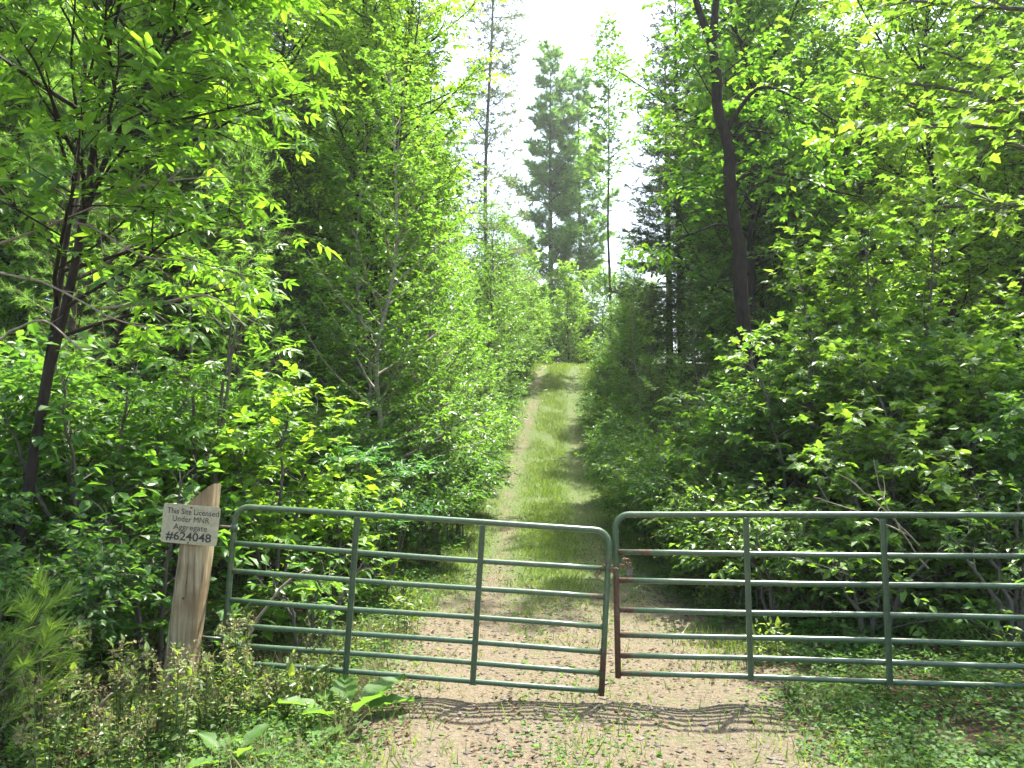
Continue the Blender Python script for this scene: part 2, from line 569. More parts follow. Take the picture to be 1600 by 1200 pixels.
def leaves_on(rng, twigs, per, size, jit=.35, droop=.25, t0=.1, out_ang=.9, sj=.33):
    """alternate leaves along twigs -> pos, dir, normal, size arrays"""
    k = len(twigs[0][0])
    P = np.array([t[0] for t in twigs])
    n = len(P)
    t = (np.linspace(t0, 1, per)[None, :] + rng.uniform(-.06, .06, (n, per))).clip(0, 1) * (k - 1)
    i = np.minimum(t.astype(int), k - 2); f = (t - i)[..., None]
    a = np.take_along_axis(P, i[..., None].repeat(3, -1), 1)
    b = np.take_along_axis(P, (i + 1)[..., None].repeat(3, -1), 1)
    pos = a * (1 - f) + b * f
    T = nrm(b - a)
    S = np.cross(T, UP); S = nrm(S + 1e-4)
    sg = np.where(np.arange(per) % 2 == 0, 1., -1.)[None, :, None]
    d = T * math.cos(out_ang) + S * sg * math.sin(out_ang) + rng.normal(size=pos.shape) * .28
    d[:, -1] = T[:, -1] + rng.normal(size=(n, 3)) * .2
    d[..., 2] -= droop
    d = nrm(d)
    nor = nrm(np.array([0, 0, 1.]) + rng.normal(size=pos.shape) * jit)
    s = size * (1 + rng.normal(size=(n, per)) * sj).clip(.45, 1.6)
    return pos.reshape(-1, 3), d.reshape(-1, 3), nor.reshape(-1, 3), s.ravel()


def frames(d, nor):
    s = nrm(np.cross(nor, d))
    w = np.cross(d, s)
    return s, w


# leaf templates: (verts in (along, side, up), triangle list)
def tpl_ovate(w=.5, fold=.10, drop=-.12):
    v = [(0, 0, 0), (.45, 0, -.02), (1, 0, drop), (.40, w / 2, fold), (.40, -w / 2, fold), (.75, w * .33, fold * .5 + drop * .5), (.75, -w * .33, fold * .5 + drop * .5)]
    f = [(0, 1, 3), (0, 4, 1), (1, 5, 3), (1, 4, 6), (1, 2, 5), (1, 6, 2)]
    return np.array(v), np.array(f)


def tpl_quad(w=.55, fold=.09):
    v = [(0, 0, 0), (.42, w / 2, fold), (1, 0, -.06), (.42, -w / 2, fold)]
    return np.array(v), np.array([(0, 2, 1), (0, 3, 2)])


def tpl_maple():
    v = [(0, 0, 0), (.33, 0, -.02), (-.02, .30, .05), (.18, .27, .05), (.36, .56, .03), (.50, .24, .07), (.70, .22, .03), (1.02, 0, -.12)]
    pts = v + [(x, -y, z) for x, y, z in v[2:7]]
    f = [(0, 1, 2), (2, 1, 3), (3, 1, 4), (4, 1, 5), (5, 1, 6), (6, 1, 7)]
    r = {2: 8, 3: 9, 4: 10, 5: 11, 6: 12}
    f += [tuple(r.get(k, k) for k in (a, c, b)) for a, b, c in f[:6]]
    return np.array(pts), np.array(f)


def tpl_blade(w=.1):
    v = [(0, w / 2, 0), (0, -w / 2, 0), (1, 0, -.05)]
    return np.array(v), np.array([(0, 1, 2)])


def tpl_oak():
    v = [(0, 0, 0), (.5, 0, -.03), (1, 0, -.1), (.18, .12, .03), (.34, .27, .06), (.46, .15, .04), (.66, .30, .05), (.76, .14, .0), (.92, .12, -.05)]
    pts = v + [(x, -y, z) for x, y, z in v[3:]]
    f = [(0, 1, 3), (3, 1, 4), (4, 1, 5), (5, 1, 6), (6, 1, 7), (7, 1, 8), (8, 1, 2)]
    r = {k: k + 6 for k in range(3, 9)}
    f += [tuple(r.get(k, k) for k in (a, c, b)) for a, b, c in f[:7]]
    return np.array(pts), np.array(f)


T_OV, T_LONG, T_Q, T_MAPLE, T_OAK = tpl_ovate(.56), tpl_ovate(.40, .07, -.2), tpl_quad(), tpl_maple(), tpl_oak()
T_ROUND = tpl_quad(.85, .08)


def leaf_geo(tpl, pos, d, nor, s, v0=0):
    tv, tf = tpl
    S, W = frames(d, nor)
    k = len(tv)
    V = pos[:, None, :] + s[:, None, None] * (tv[None, :, 0:1] * d[:, None, :] + tv[None, :, 1:2] * S[:, None, :] + tv[None, :, 2:3] * W[:, None, :])
    F = v0 + np.arange(len(pos))[:, None, None] * k + tf[None]
    return V.reshape(-1, 3), F.reshape(-1, 3)


def crown_mesh(name, mat, bark, leafsets, twigs, sides=3):
    """leafsets: list of (template, pos, d, nor, s)"""
    Vs, groups, n = [], [], 0
    for L in leafsets:
        v, f = leaf_geo(*L, v0=n)
        Vs.append(v); groups.append((f, 0)); n += len(v)
    if twigs:
        v, f = tubes(twigs, sides, n)
        Vs.append(v); groups.append((f, 1)); n += len(v)
    return make_mesh(name, np.concatenate(Vs), groups, [mat, bark])


def trunk_mesh(name, bark, lines, sides=8):
    v, f = tubes(lines, sides)
    return make_mesh(name, v, [(f, 0)], [bark], True)


def plant(name, label, cat, trunk, crown, trunk_name='trunk', crown_name='crown', loc=(0, 0, 0), group=None):
    t = thing(name, label, cat, loc, group=group)
    if trunk is not None:
        link(trunk_name, trunk, t)
    if crown is not None:
        link(crown_name, crown, t)
    return t


_leafcache = {}


def leaf_objects(parent, tpl_name, tpl, mat, pos, d, nor, s):
    """single large leaves as parts (shared mesh)"""
    key = (tpl_name, mat.name)
    if key not in _leafcache:
        _leafcache[key] = make_mesh('leaf', tpl[0], [(tpl[1], 0)], [mat])
    me = _leafcache[key]
    S, W = frames(d, nor)
    for p, a, b, c, k in zip(pos, d, S, W, s):
        o = bpy.data.objects.new('leaf', me)
        col.objects.link(o)
        o.parent = parent
        m = Matrix(((a[0] * k, b[0] * k, c[0] * k, p[0]), (a[1] * k, b[1] * k, c[1] * k, p[1]), (a[2] * k, b[2] * k, c[2] * k, p[2]), (0, 0, 0, 1)))
        o.matrix_basis = m


def pick_near(pos, base, s, n, rng):
    """indices of n leaves that stand nearest to the viewer and inside the view"""
    w = pos + np.asarray(base)
    vis = (w[:, 1] > 2) & (np.abs(w[:, 0]) < w[:, 1] * .66) & (w[:, 2] - CAMZ < w[:, 1] * .6)
    score = w[:, 1] - s * 6 + np.where(vis, 0, 1000)
    idx = np.argsort(score)[:n]
    return idx[vis[idx]]


# ------------------------------------------------------------------ prototypes of plants
def std_tree(seed, H, mat, bark, tpl, leaf, lean=(0, 0), r0=.12, prim=(26, .22, .98), plen=None, pang=None, sec=2.2, seclen=.45,
             tw=4.5, twl=.45, per=9, lift=.25, jit=.38, stems=None, droop=.25, sides=8, wobk=.012):
    rng = np.random.default_rng(seed)
    if stems is None:
        wob = H * wobk
        pts = [(0, 0, -.3)] + [(lean[0] * k / 5 + rng.normal() * wob, lean[1] * k / 5 + rng.normal() * wob, H * k / 5) for k in range(1, 6)]
        stems = [line(pts, r0, .012, 18)]
    plen = plen or (lambda t, L: H * (.06 + .17 * math.sin(math.pi * min(1, (1.02 - t) * 1.15)) ** .8))
    pang = pang or (lambda t: 1.35 - .75 * t)
    p1 = sub(rng, stems, prim[0], prim[1], prim[2], plen, pang, 'az', lift, 6, .011, .09)
    p2 = sub(rng, p1, lambda L: max(2, sec * L), .18, 1.0, lambda t, L: seclen * L * (1.1 - .7 * t) + .12, .85, 'flat', .05, 4, .010, .10)
    p3 = sub(rng, p2 + p1, lambda L: max(2, tw * L), .12, 1.0, lambda t, L: twl * (1.1 - .4 * t), .80, 'flat', -.05, 3, .006, .12, phi_s=.5)
    pos, d, nor, s = leaves_on(rng, p3, per, leaf, jit, droop)
    crown = crown_mesh('crown', mat, bark, [(tpl, pos, d, nor, s)], p2)
    trunk = trunk_mesh('trunk', bark, stems + p1, sides)
    return trunk, crown, (pos, d, nor, s), len(pos)


COUNT = {}
PROTO = {}


def make_std(key, name, cat, *a, **k):
    tr, cr, _, n = std_tree(*a, **k)
    COUNT[key] = n
    PROTO[key] = (name, cat, tr, cr)


def shrub(seed, H, spread, nst, mat, tpl, leaf, per=8, twl=.30, bark=None, tw=6.0, jit=.4):
    rng = np.random.default_rng(seed)
    stems = []
    for i in range(nst):
        az = i * 2.4 + rng.normal() * .3
        r = spread * rng.uniform(.35, 1.0)
        h = H * rng.uniform(.65, 1.0)
        c, s = math.cos(az), math.sin(az)
        b = rng.uniform(.02, .25)
        stems.append(line([(c * b, s * b, -.15), (c * r * .35, s * r * .35, h * .5), (c * r * .8, s * r * .8, h * .88), (c * r * 1.25, s * r * 1.25, h)], .012 + .004 * H, .004, 9, .012, rng))
    p2 = sub(rng, stems, lambda L: 7.0 * L, .15, 1, lambda t, L: (.30 + .22 * H) * (1.1 - .6 * t), 1.0, 'spiral', .15, 4, .009, .1)
    p3 = sub(rng, p2 + stems, lambda L: tw * L, .15, 1, lambda t, L: twl, .85, 'flat', -.02, 3, .006, .12, phi_s=.5)
    pos, d, nor, s = leaves_on(rng, p3, per, leaf, jit, .25)
    ok = pos[:, 2] > .08
    L = (tpl, pos[ok], d[ok], nor[ok], s[ok])
    bark = bark or M['bark_g']
    return trunk_mesh('stems', bark, stems, 5), crown_mesh('crown', mat, bark, [L], p2 + p3), L[1:], len(L[1])


def make_shrub(key, name, cat, *a, **k):
    tr, cr, _, n = shrub(*a, **k)
    COUNT[key] = n
    PROTO[key] = (name, cat, tr, cr)


def needles(rng, twigs, per, ln, fw=.55, t0=.05, sj=.25, tips=False):
    k = len(twigs[0][0])
    P = np.array([t[0] for t in twigs]); n = len(P)
    t = rng.uniform(t0, 1, (n, per)) * (k - 1)
    if tips:
        t = (1 - rng.uniform(0, 1, (n, per)) ** 2 * (1 - t0)) * (k - 1)
    i = np.minimum(t.astype(int), k - 2); f = (t - i)[..., None]
    a = np.take_along_axis(P, i[..., None].repeat(3, -1), 1); b = np.take_along_axis(P, (i + 1)[..., None].repeat(3, -1), 1)
    pos = a * (1 - f) + b * f
    T = nrm(b - a)
    q = rng.normal(size=pos.shape); q[..., 2] *= .7
    q = nrm(q - (q * T).sum(-1, keepdims=True) * T)
    d = nrm(T * fw + q * (1 - fw * .5))
    nor = nrm(rng.normal(size=pos.shape) + np.array([0, 0, .6]))
    s = ln * (1 + rng.normal(size=(n, per)) * sj).clip(.4, 1.5)
    return pos.reshape(-1, 3), d.reshape(-1, 3), nor.reshape(-1, 3), s.ravel()


def conifer(seed, H, mat, bark, r0, prim, plen, pang, lift, twl, per, ln, bw, fw=.55, tw=5.0, sec=2.0, dead=0, tips=False, secl=.45, lean=0.0):
    rng = np.random.default_rng(seed)
    stems = [line([(0, 0, -.4), (rng.normal() * .003 * H + lean * .3, rng.normal() * .003 * H, H * .35), (rng.normal() * .003 * H + lean * .7, rng.normal() * .003 * H, H * .7), (lean, 0, H)], r0, .015, 16)]
    p1 = sub(rng, stems, prim[0], prim[1], prim[2], plen, pang, 'az', lift, 6, .010, .05)
    p2 = sub(rng, p1, lambda L: max(2, sec * L), .15, 1.0, lambda t, L: secl * L * (1.05 - .75 * t) + .1, .95, 'flat', .05, 4, .008, .07, phi_s=.25)
    p3 = sub(rng, p2 + p1, lambda L: max(2, tw * L), .15, 1.0, lambda t, L: twl * (1.1 - .4 * t), .75, 'flat', .08, 3, .006, .1, phi_s=.45)
    pos, d, nor, s = needles(rng, p3, per, ln, fw, tips=tips)
    extra = []
    if dead:
        q1 = sub(rng, stems, dead, .05, prim[1] + .12, lambda t, L: H * .11, 1.5, 'az', -.2, 5, .008, .08)
        q2 = sub(rng, q1, lambda L: 4 * L, .2, 1, lambda t, L: .5 * L * (1.1 - .7 * t), .8, 'spiral', -.2, 3, .006, .12)
        extra = q1 + q2
    crown = crown_mesh('crown', mat, bark, [(tpl_blade(bw), pos, d, nor, s)], p2)
    trunk = trunk_mesh('trunk', bark, stems + p1 + extra, 7)
    return trunk, crown, len(pos)


def make_conifer(key, name, *a, **k):
    tr, cr, n = conifer(*a, **k)
    COUNT[key] = n
    PROTO[key] = (name, 'tree', tr, cr)


make_std('broadA', 'broadleaf_tree', 'tree', 11, 15, M['broad'], M['bark'], T_Q, .14, r0=.15, prim=(50, .16, .99), sec=3.0, tw=4.4, twl=.55, per=10)
make_std('broadB', 'broadleaf_tree', 'tree', 12, 13, M['broad'], M['bark'], T_Q, .12, lean=(.6, .3), r0=.13, prim=(48, .12, .99), sec=3.0, tw=4.6, twl=.5, per=10)
make_std('birchA', 'birch_sapling', 'tree', 21, 7.5, M['birch'], M['bark_g'], T_Q, .075, r0=.045, prim=(52, .10, .99), plen=lambda t, L: 1.75 * (1.08 - t) ** .6 + .15,
         sec=3.2, tw=6.0, twl=.32, per=11, pang=lambda t: 1.2 - .6 * t)
make_std('birchB', 'birch_sapling', 'tree', 22, 6.0, M['birch'], M['bark_g'], T_Q, .07, lean=(.3, -.2), r0=.04, prim=(50, .06, .99), plen=lambda t, L: 1.6 * (1.08 - t) ** .55 + .15,
         sec=3.3, tw=6.2, twl=.3, per=11, pang=lambda t: 1.25 - .6 * t)
make_std('aspen', 'aspen_tree', 'tree', 31, 18, M['birch'], M['bark_g'], T_ROUND, .15, r0=.085, prim=(34, .5, .99), plen=lambda t, L: 2.6 * (1.05 - t) ** .5 + .2, sec=2.4, tw=3.0, twl=.45, per=9, wobk=.004,
         pang=lambda t: 1.1 - .5 * t)
make_std('young', 'young_tree', 'tree', 23, 7.0, M['broad'], M['bark'], T_Q, .15, r0=.06, prim=(50, .03, .99), plen=lambda t, L: 2.0 * (1.08 - t) ** .5 + .2,
         sec=2.6, tw=4.2, twl=.42, per=10, pang=lambda t: 1.25 - .6 * t)
make_shrub('shrubA', 'leafy_shrub', 'shrub', 41, 1.9, .8, 9, M['shrub'], T_OV, .085, per=7, tw=7.5)
make_shrub('shrubB', 'leafy_shrub', 'shrub', 42, 2.5, 1.0, 10, M['shrub'], T_OV, .095, per=7, tw=6.5)
make_shrub('shrubC', 'leafy_shrub', 'shrub', 43, 1.2, .6, 9, M['shrub'], T_OV, .075, per=7, tw=8)
make_conifer('pine', 'white_pine', 51, 27, M['pine'], M['bark_r'], .28, (46, .24, .985), lambda t, L: 4.6 * (1.03 - t) ** .55 * (.75 + .5 * RNG.random()), lambda t: 1.55 - .75 * t, .30, .62, 40, .42, .13, .72, tw=4.2, sec=3.2, tips=True, secl=.30)
make_conifer('pineN', 'young_white_pine', 52, 9, M['pine'], M['bark_r'], .09, (54, .10, .99), lambda t, L: 2.0 * (1.05 - t) ** .6, lambda t: 1.35 - .6 * t, .2, .32, 30, .13, .05, .75, tw=4.6, sec=2.8, tips=True)
make_conifer('spruce', 'spruce_tree', 53, 17, M['spruce'], M['bark_r'], .19, (86, .16, .99), lambda t, L: 2.9 * (1.03 - t) ** .8 + .15, lambda t: 1.75 - .6 * t, .12, .42, 26, .16, .17, .75, tw=4.6, sec=3.6, dead=36)
make_conifer('spruceB', 'spruce_tree', 54, 14, M['spruce'], M['bark_r'], .16, (74, .30, .99), lambda t, L: 2.5 * (1.03 - t) ** .75 + .15, lambda t: 1.8 - .6 * t, .1, .42, 26, .16, .17, .75, tw=4.4, sec=3.4, dead=60)
make_conifer('tamarack', 'tamarack_tree', 55, 24, M['tamarack'], M['bark_t'], .11, (120, .18, .99), lambda t, L: 2.2 * (1.02 - t) ** .55 * (.6 + .6 * RNG.random()) + .2, lambda t: 1.6 - .35 * t, .1, .4, 15, .22, .14, .6, tw=3.6, sec=3.0)

_first = {}


def put(key, x, y, label, group=None, scale=1.0, rotz=None, mat=None, dz=0.0, name=None, cat=None):
    nm, ct, tr, cr = PROTO[key]
    rotz = RNG.uniform(0, 6.28) if rotz is None else rotz
    z = G(x, y) + dz
    if key not in _first:
        t = thing(name or nm, label, cat or ct, (x, y, z), rotz, scale, group)
        link('stems' if ct == 'shrub' else 'trunk', tr, t)
        c = link('crown', cr, t)
        _first[key] = t
        if mat is not None:
            c.material_slots[0].link = 'OBJECT'
            c.material_slots[0].material = mat
        return t
    src = _first[key]
    t = copy_thing(src, (x, y, z), rotz, scale, label, group, None)
    if name:
        t.name = name
    for ch in t.children:
        if ch.name.startswith('crown'):
            ch.material_slots[0].link = 'OBJECT' if mat is not None else 'DATA'
            if mat is not None:
                ch.material_slots[0].material = mat
    return t

# ------------------------------------------------------------------ gates
BARS = np.concatenate([[0], np.cumsum([.298, .219, .2255, .190, .1555, .140])])   # rail heights measured down from the top rail


def bar_mesh(name, lines, sides=12, rustf=None):
    v, f = tubes(lines, sides)
    caps = []
    n = 0
    for P, R in lines:
        k = len(P)
        caps.append(list(range(n, n + sides))[::-1]); caps.append(list(range(n + (k - 1) * sides, n + k * sides)))
        n += k * sides
    me = make_mesh(name, v, [(f, 0), (np.array(caps), 0)], [M['gate']], True)
    a = me.attributes.new('rust', 'FLOAT', 'POINT')
    a.data.foreach_set('value', (rustf(v) if rustf else np.zeros(len(v))).astype(np.float32))
    return me


def box_verts(x0, x1, y0, y1, z0, z1):
    v = [(x, y, z) for x in (x0, x1) for y in (y0, y1) for z in (z0, z1)]
    f = [(0, 1, 3, 2), (4, 6, 7, 5), (0, 4, 5, 1), (2, 3, 7, 6), (0, 2, 6, 4), (1, 5, 7, 3)]
    return np.array(v, float), np.array(f)


def boxes_mesh(name, boxes, mat):
    Vs, Fs, n = [], [], 0
    for b in boxes:
        v, f = box_verts(*b)
        Vs.append(v); Fs.append(f + n); n += 8
    return make_mesh(name, np.concatenate(Vs), [(np.concatenate(Fs), 0)], [mat])


def gate(label, loc, yaw, sag, rust_side, hinge_side, GW, braces):
    """local x runs along the gate, z up; origin at the top left corner of the frame"""
    g = thing('metal_gate', label, 'gate', loc, 0, 1.0, None)
    g.rotation_euler = (0, sag, yaw)
    r = .0235
    c = .11
    bot = -BARS[-1] - .035
    arc = [(c - c * math.cos(a), 0, -c + c * math.sin(a)) for a in np.linspace(0, math.pi / 2, 7)]
    pts = [(0, 0, bot), (0, 0, -.7)] + arc + [(GW / 2, 0, .004)] + [(GW - x, y, z) for x, y, z in arc[::-1]] + [(GW, 0, -.7), (GW, 0, bot)]
    P = np.array(pts, float)

    def rf(v):
        side = (.85 if rust_side == 0 else .3) * np.exp(-((v[:, 0] - rust_side * GW) / .12) ** 2) * sstep(.3, .55, -v[:, 2])
        low = .35 * sstep(.9, 1.25, -v[:, 2])
        return np.clip(side + low, 0, 1)
    link('frame', bar_mesh('frame', [(P, np.full(len(P), r))], 12, rf), g)
    for i in range(1, 7):
        z = -BARS[i]
        P = np.array([(x, 0, z + .004 * math.sin(x * 2.1 + i)) for x in np.linspace(r * .9, GW - r * .9, 10)])

        def rr(v):
            return np.clip(np.exp(-((v[:, 0] - rust_side * GW) / .18) ** 2) * (.75 if rust_side == 0 else .35) + np.exp(-((v[:, 0] - (1 - rust_side) * GW) / .05) ** 2) * .4, 0, 1)
        link('rail', bar_mesh('rail', [(P, np.full(10, .0215))], 12, rr), g)
    for x in braces:
        zz = (-BARS[-1] - .022, -.021)
        me = boxes_mesh('brace', [(x - .022, x + .022, -.0295, -.0235, *zz), (x - .022, x - .017, -.052, -.0295, *zz), (x + .017, x + .022, -.040, -.0295, *zz)], M['gate'])
        link('brace', me, g)
    for z in (-.17, -1.05):
        x = 0 if hinge_side == 0 else GW
        sg = -1 if hinge_side == 0 else 1
        me = bar_mesh('hinge', [(np.array([(x + sg * .02, 0, z), (x + sg * .13, .01, z), (x + sg * .20, .02, z)]), np.array([.012, .012, .011])),
                                (np.array([(x, 0, z - .03), (x, 0, z + .03)]), np.array([.029, .029]))], 10, lambda v: np.full(len(v), .35))
        link('hinge', me, g)
    return g


gate('green tubular farm gate sagging towards the middle, hung beside the sign post', (-2.223, 6.45, CAMZ - .48), -.0465, .0605, 1.0, 0, 3.0, (1.0, 2.0))
gate('level green tubular farm gate in front of the bushes, rusty at its free end', (.818, 6.358, CAMZ - .537), -.1415, -.0085, 0.0, 1, 4.0, (1.0, 2.0, 3.0))

# chain and padlock holding both gates together
ch = thing('rusty_chain', 'short rusty chain wrapped around both gate ends', 'chain', (.80, 6.33, 1.02))
la = np.linspace(0, 2 * np.pi, 12, endpoint=False)
lk = np.stack([np.cos(la) * .011, np.zeros(12), np.sin(la) * .019], -1)
lk = np.concatenate([lk, lk[:1]])
lv, lf = tubes([(lk, np.full(13, .0048))], 6)
link_me = make_mesh('link', lv, [(lf, 0)], [M['rust']], True)
cp = [(-.075, -.035, .02), (-.05, -.05, -.005), (-.015, -.045, -.02), (.02, -.045, -.012), (.055, -.04, .01), (.09, -.05, .03), (.115, -.045, .02), (.13, -.04, -.008),
      (-.10, -.03, -.005), (-.115, -.035, -.035), (-.135, -.03, -.055), (.03, .035, .0), (-.02, .04, -.01), (-.06, .035, .0), (.075, -.05, .055), (-.045, -.042, .06), (.10, -.045, .055)]
for i, p in enumerate(cp):
    o = link('link', link_me, ch)
    o.location = p
    o.rotation_euler = (1.57 * (i % 2) + .3 * math.sin(i * 3), 1.2 + .5 * math.sin(i * 1.7), .5 * math.cos(i * 2.3))
pl = thing('padlock', 'small dull steel padlock hanging on the gate chain', 'padlock', (.915, 6.285, 1.005))
link('body', boxes_mesh('body', [(-.022, .022, -.010, .010, -.045, 0)], M['steel']), pl)
sh = np.array([(-.014, 0, -.01), (-.014, 0, .02), (-.008, 0, .033), (0, 0, .037), (.008, 0, .033), (.014, 0, .02), (.014, 0, -.002)])
v, f = tubes([(sh, np.full(7, .004))], 6)
link('shackle', make_mesh('shackle', v, [(f, 0)], [M['steel']], True), pl)

# ------------------------------------------------------------------ posts and sign
def post(label, base, top, w, peak, seed, h_slope):
    rng = np.random.default_rng(seed)
    root = thing('wooden_post', label, 'post', base)
    B = np.zeros(3); T = np.array(top) - np.array(base)
    m = 20
    ang = np.linspace(0, 2 * np.pi, m, endpoint=False) + np.pi / m
    sq = np.stack([np.sign(np.cos(ang)) * np.abs(np.cos(ang)) ** .38, np.sign(np.sin(ang)) * np.abs(np.sin(ang)) ** .38], -1)
    per = 1 + rng.normal(size=m) * .02
    Vs = []
    ks = 22
    for j in range(ks):
        t = j / (ks - 1)
        c = B + T * t
        ww = w / 2 * (1.0 - .01 * t + .012 * math.sin(7 * t + seed))
        ring = np.zeros((m, 3))
        ring[:, :2] = sq * (ww * per * (1 + rng.normal(size=m) * .006))[:, None]
        ring += c
        if j == ks - 1:
            u = (sq[:, 0] + 1) / 2
            ring[:, 2] += (u - .5) * h_slope - .02 * (sq[:, 1] + 1) / 2
        elif j == ks - 2:
            ring[:, 2] -= .06 + 0 * ring[:, 2]
            ring[:, 2] += ((sq[:, 0] + 1) / 2 - .5) * h_slope * .6
        Vs.append(ring)
    Vs.append((B + T)[None] + np.array([[0, 0, 0.0]]))
    V = np.concatenate(Vs)
    i = np.arange(ks - 1)[:, None] * m + np.arange(m)[None]
    nx_ = np.arange(ks - 1)[:, None] * m + (np.arange(m)[None] + 1) % m
    F = np.stack([i, nx_, nx_ + m, i + m], -1).reshape(-1, 4)
    link('timber', make_mesh('timber', V[:-1], [(F, 0)], [M['wood']], True), root)
    top_ring = V[(ks - 1) * m: ks * m] + np.array([0, 0, .0])
    cen = top_ring.mean(0)
    Vt = np.concatenate([top_ring, cen[None]])
    Ft = np.array([(k, (k + 1) % m, m) for k in range(m)])
    link('cut_top', make_mesh('cut_top', Vt, [(Ft, 0)], [M['cutwood']]), root)
    return root


pb = (-2.575, 6.14, G(-2.575, 6.14) - .25)
post('weathered leaning wooden post with slanted top carrying the licence sign', pb, (-2.368, 6.15, 1.60), .215, 0, 3, .17)
post('upright wooden post holding the hinge end of the level gate', (4.98, 5.80, G(4.98, 5.8) - .3), (5.0, 5.80, 1.62), .2, 0, 8, .03)
v, f = tubes([(np.array([(-2.455, 6.034, .83), (-2.455, 6.028, .83)]), np.array([.009, .009]))], 8)
o = link('bolt_hole', make_mesh('bolt_hole', np.concatenate([v - np.array(pb)]), [(f, 0), (np.array([list(range(8, 16)), list(range(7, -1, -1))]), 0)], [M['ink']]), bpy.data.objects['wooden_post'])  # dark disc standing in for the shade inside a bolt hole
sg = thing('licence_sign', 'faded curled sign plate with dark lettering nailed to the post', 'sign', (-2.412, 6.005, 1.377))
sg.rotation_euler = (math.radians(2), math.radians(4.6), math.radians(-2))
SW, SH = .428, .292


def bend(x, z):
    return .35 * np.maximum(0, x - .11) ** 1.6 * (1 + 1.2 * np.clip(z / SH + .5, 0, 1)) + .10 * np.maximum(0, -x - .14) ** 1.5


gx = np.linspace(-SW / 2, SW / 2, 21); gzz = np.linspace(-SH / 2, SH / 2, 9)
GX, GZ = np.meshgrid(gx, gzz)
GY = bend(GX, GZ)
cornr = (np.abs(GX) > SW / 2 - .001) & (np.abs(GZ) > SH / 2 - .001)
GX = np.where(cornr, GX * .975, GX); GZ = np.where(cornr, GZ * .965, GZ)
vf = np.stack([GX, GY, GZ], -1).reshape(-1, 3)
vb = vf + np.array([0, .0015, 0])
n_ = len(gx)
q = (np.arange(8)[:, None] * n_ + np.arange(20)[None])
fr = np.stack([q, q + 1, q + n_ + 1, q + n_], -1).reshape(-1, 4)
bk = fr[:, ::-1] + len(vf)
rim_i = np.concatenate([np.arange(n_), np.arange(1, 9) * n_ + n_ - 1, 8 * n_ + np.arange(n_ - 2, -1, -1), np.arange(7, 0, -1) * n_])
rj = np.roll(rim_i, -1)
rim = np.stack([rim_i + len(vf), rj + len(vf), rj, rim_i], -1)
link('plate', make_mesh('plate', np.concatenate([vf, vb]), [(fr, 0), (bk, 0), (rim, 0)], [M['sign']]), sg)


def text_line(txt, size, x, z, width, bold):
    cu = bpy.data.curves.new('lettering', 'FONT')
    cu.body = txt
    cu.size = size
    cu.align_x = 'CENTER'; cu.align_y = 'CENTER'
    cu.offset = bold
    cu.resolution_u = 3
    tmp = bpy.data.objects.new('lettering_tmp', cu)
    col.objects.link(tmp)
    dg = bpy.context.evaluated_depsgraph_get()
    me = bpy.data.meshes.new_from_object(tmp.evaluated_get(dg))
    bpy.data.objects.remove(tmp); bpy.data.curves.remove(cu)
    co = np.zeros(len(me.vertices) * 3, np.float32)
    me.vertices.foreach_get('co', co)
    co = co.reshape(-1, 3)
    wd = co[:, 0].max() - co[:, 0].min()
    X = (co[:, 0] - (co[:, 0].max() + co[:, 0].min()) / 2) * width / wd + x
    Z = co[:, 1] + z
    out = np.stack([X, bend(X, Z) - .0018, Z], -1).astype(np.float32)
    me.vertices.foreach_set('co', out.ravel())
    me.materials.clear(); me.materials.append(M['ink'])
    me.update()
    link('lettering', me, sg)


text_line('This Site Licensed', .060, .014, .092, .388, .0004)
text_line('Under MNR', .062, .006, .036, .280, .0)
text_line('Aggregate', .062, .006, -.024, .258, .0002)
text_line('#624048', .088, -.002, -.094, .346, .0014)
for (x, z) in ((.0, SH / 2 - .018), (.0, -SH / 2 + .012)):
    v, f = tubes([(np.array([(x, -.006, z), (x, -.004, z), (x, .03, z)]), np.array([.0035, .008, .004]))], 8)
    link('nail', make_mesh('nail', v, [(f, 0)], [M['rust']], True), sg)

# ------------------------------------------------------------------ near plants with single leaves
def comp_tpl(n_pair=2, w=.36):
    lv, lf = tpl_ovate(w, .05, -.16)
    Vs, Fs, n = [], [], 0
    for (x, a, s) in [(.45, 0, .58)] + [k for i in range(n_pair) for k in ((.42 - .20 * i, .95 + .15 * i, .52 - .10 * i), (.42 - .20 * i, -.95 - .15 * i, .52 - .10 * i))]:
        c, sn = math.cos(a), math.sin(a)
        v = lv * s
        v = np.stack([x + v[:, 0] * c - v[:, 1] * sn, v[:, 0] * sn + v[:, 1] * c, v[:, 2] - .10 * abs(sn) * v[:, 0]], -1)
        Vs.append(v); Fs.append(lf + n); n += len(v)
    pet = np.array([(0, .008, 0), (0, -.008, 0), (.46, 0, 0)])
    Vs.append(pet); Fs.append(np.array([(0, 1, 2)]) + n)
    return np.concatenate(Vs), np.concatenate(Fs)


T_COMP = comp_tpl()


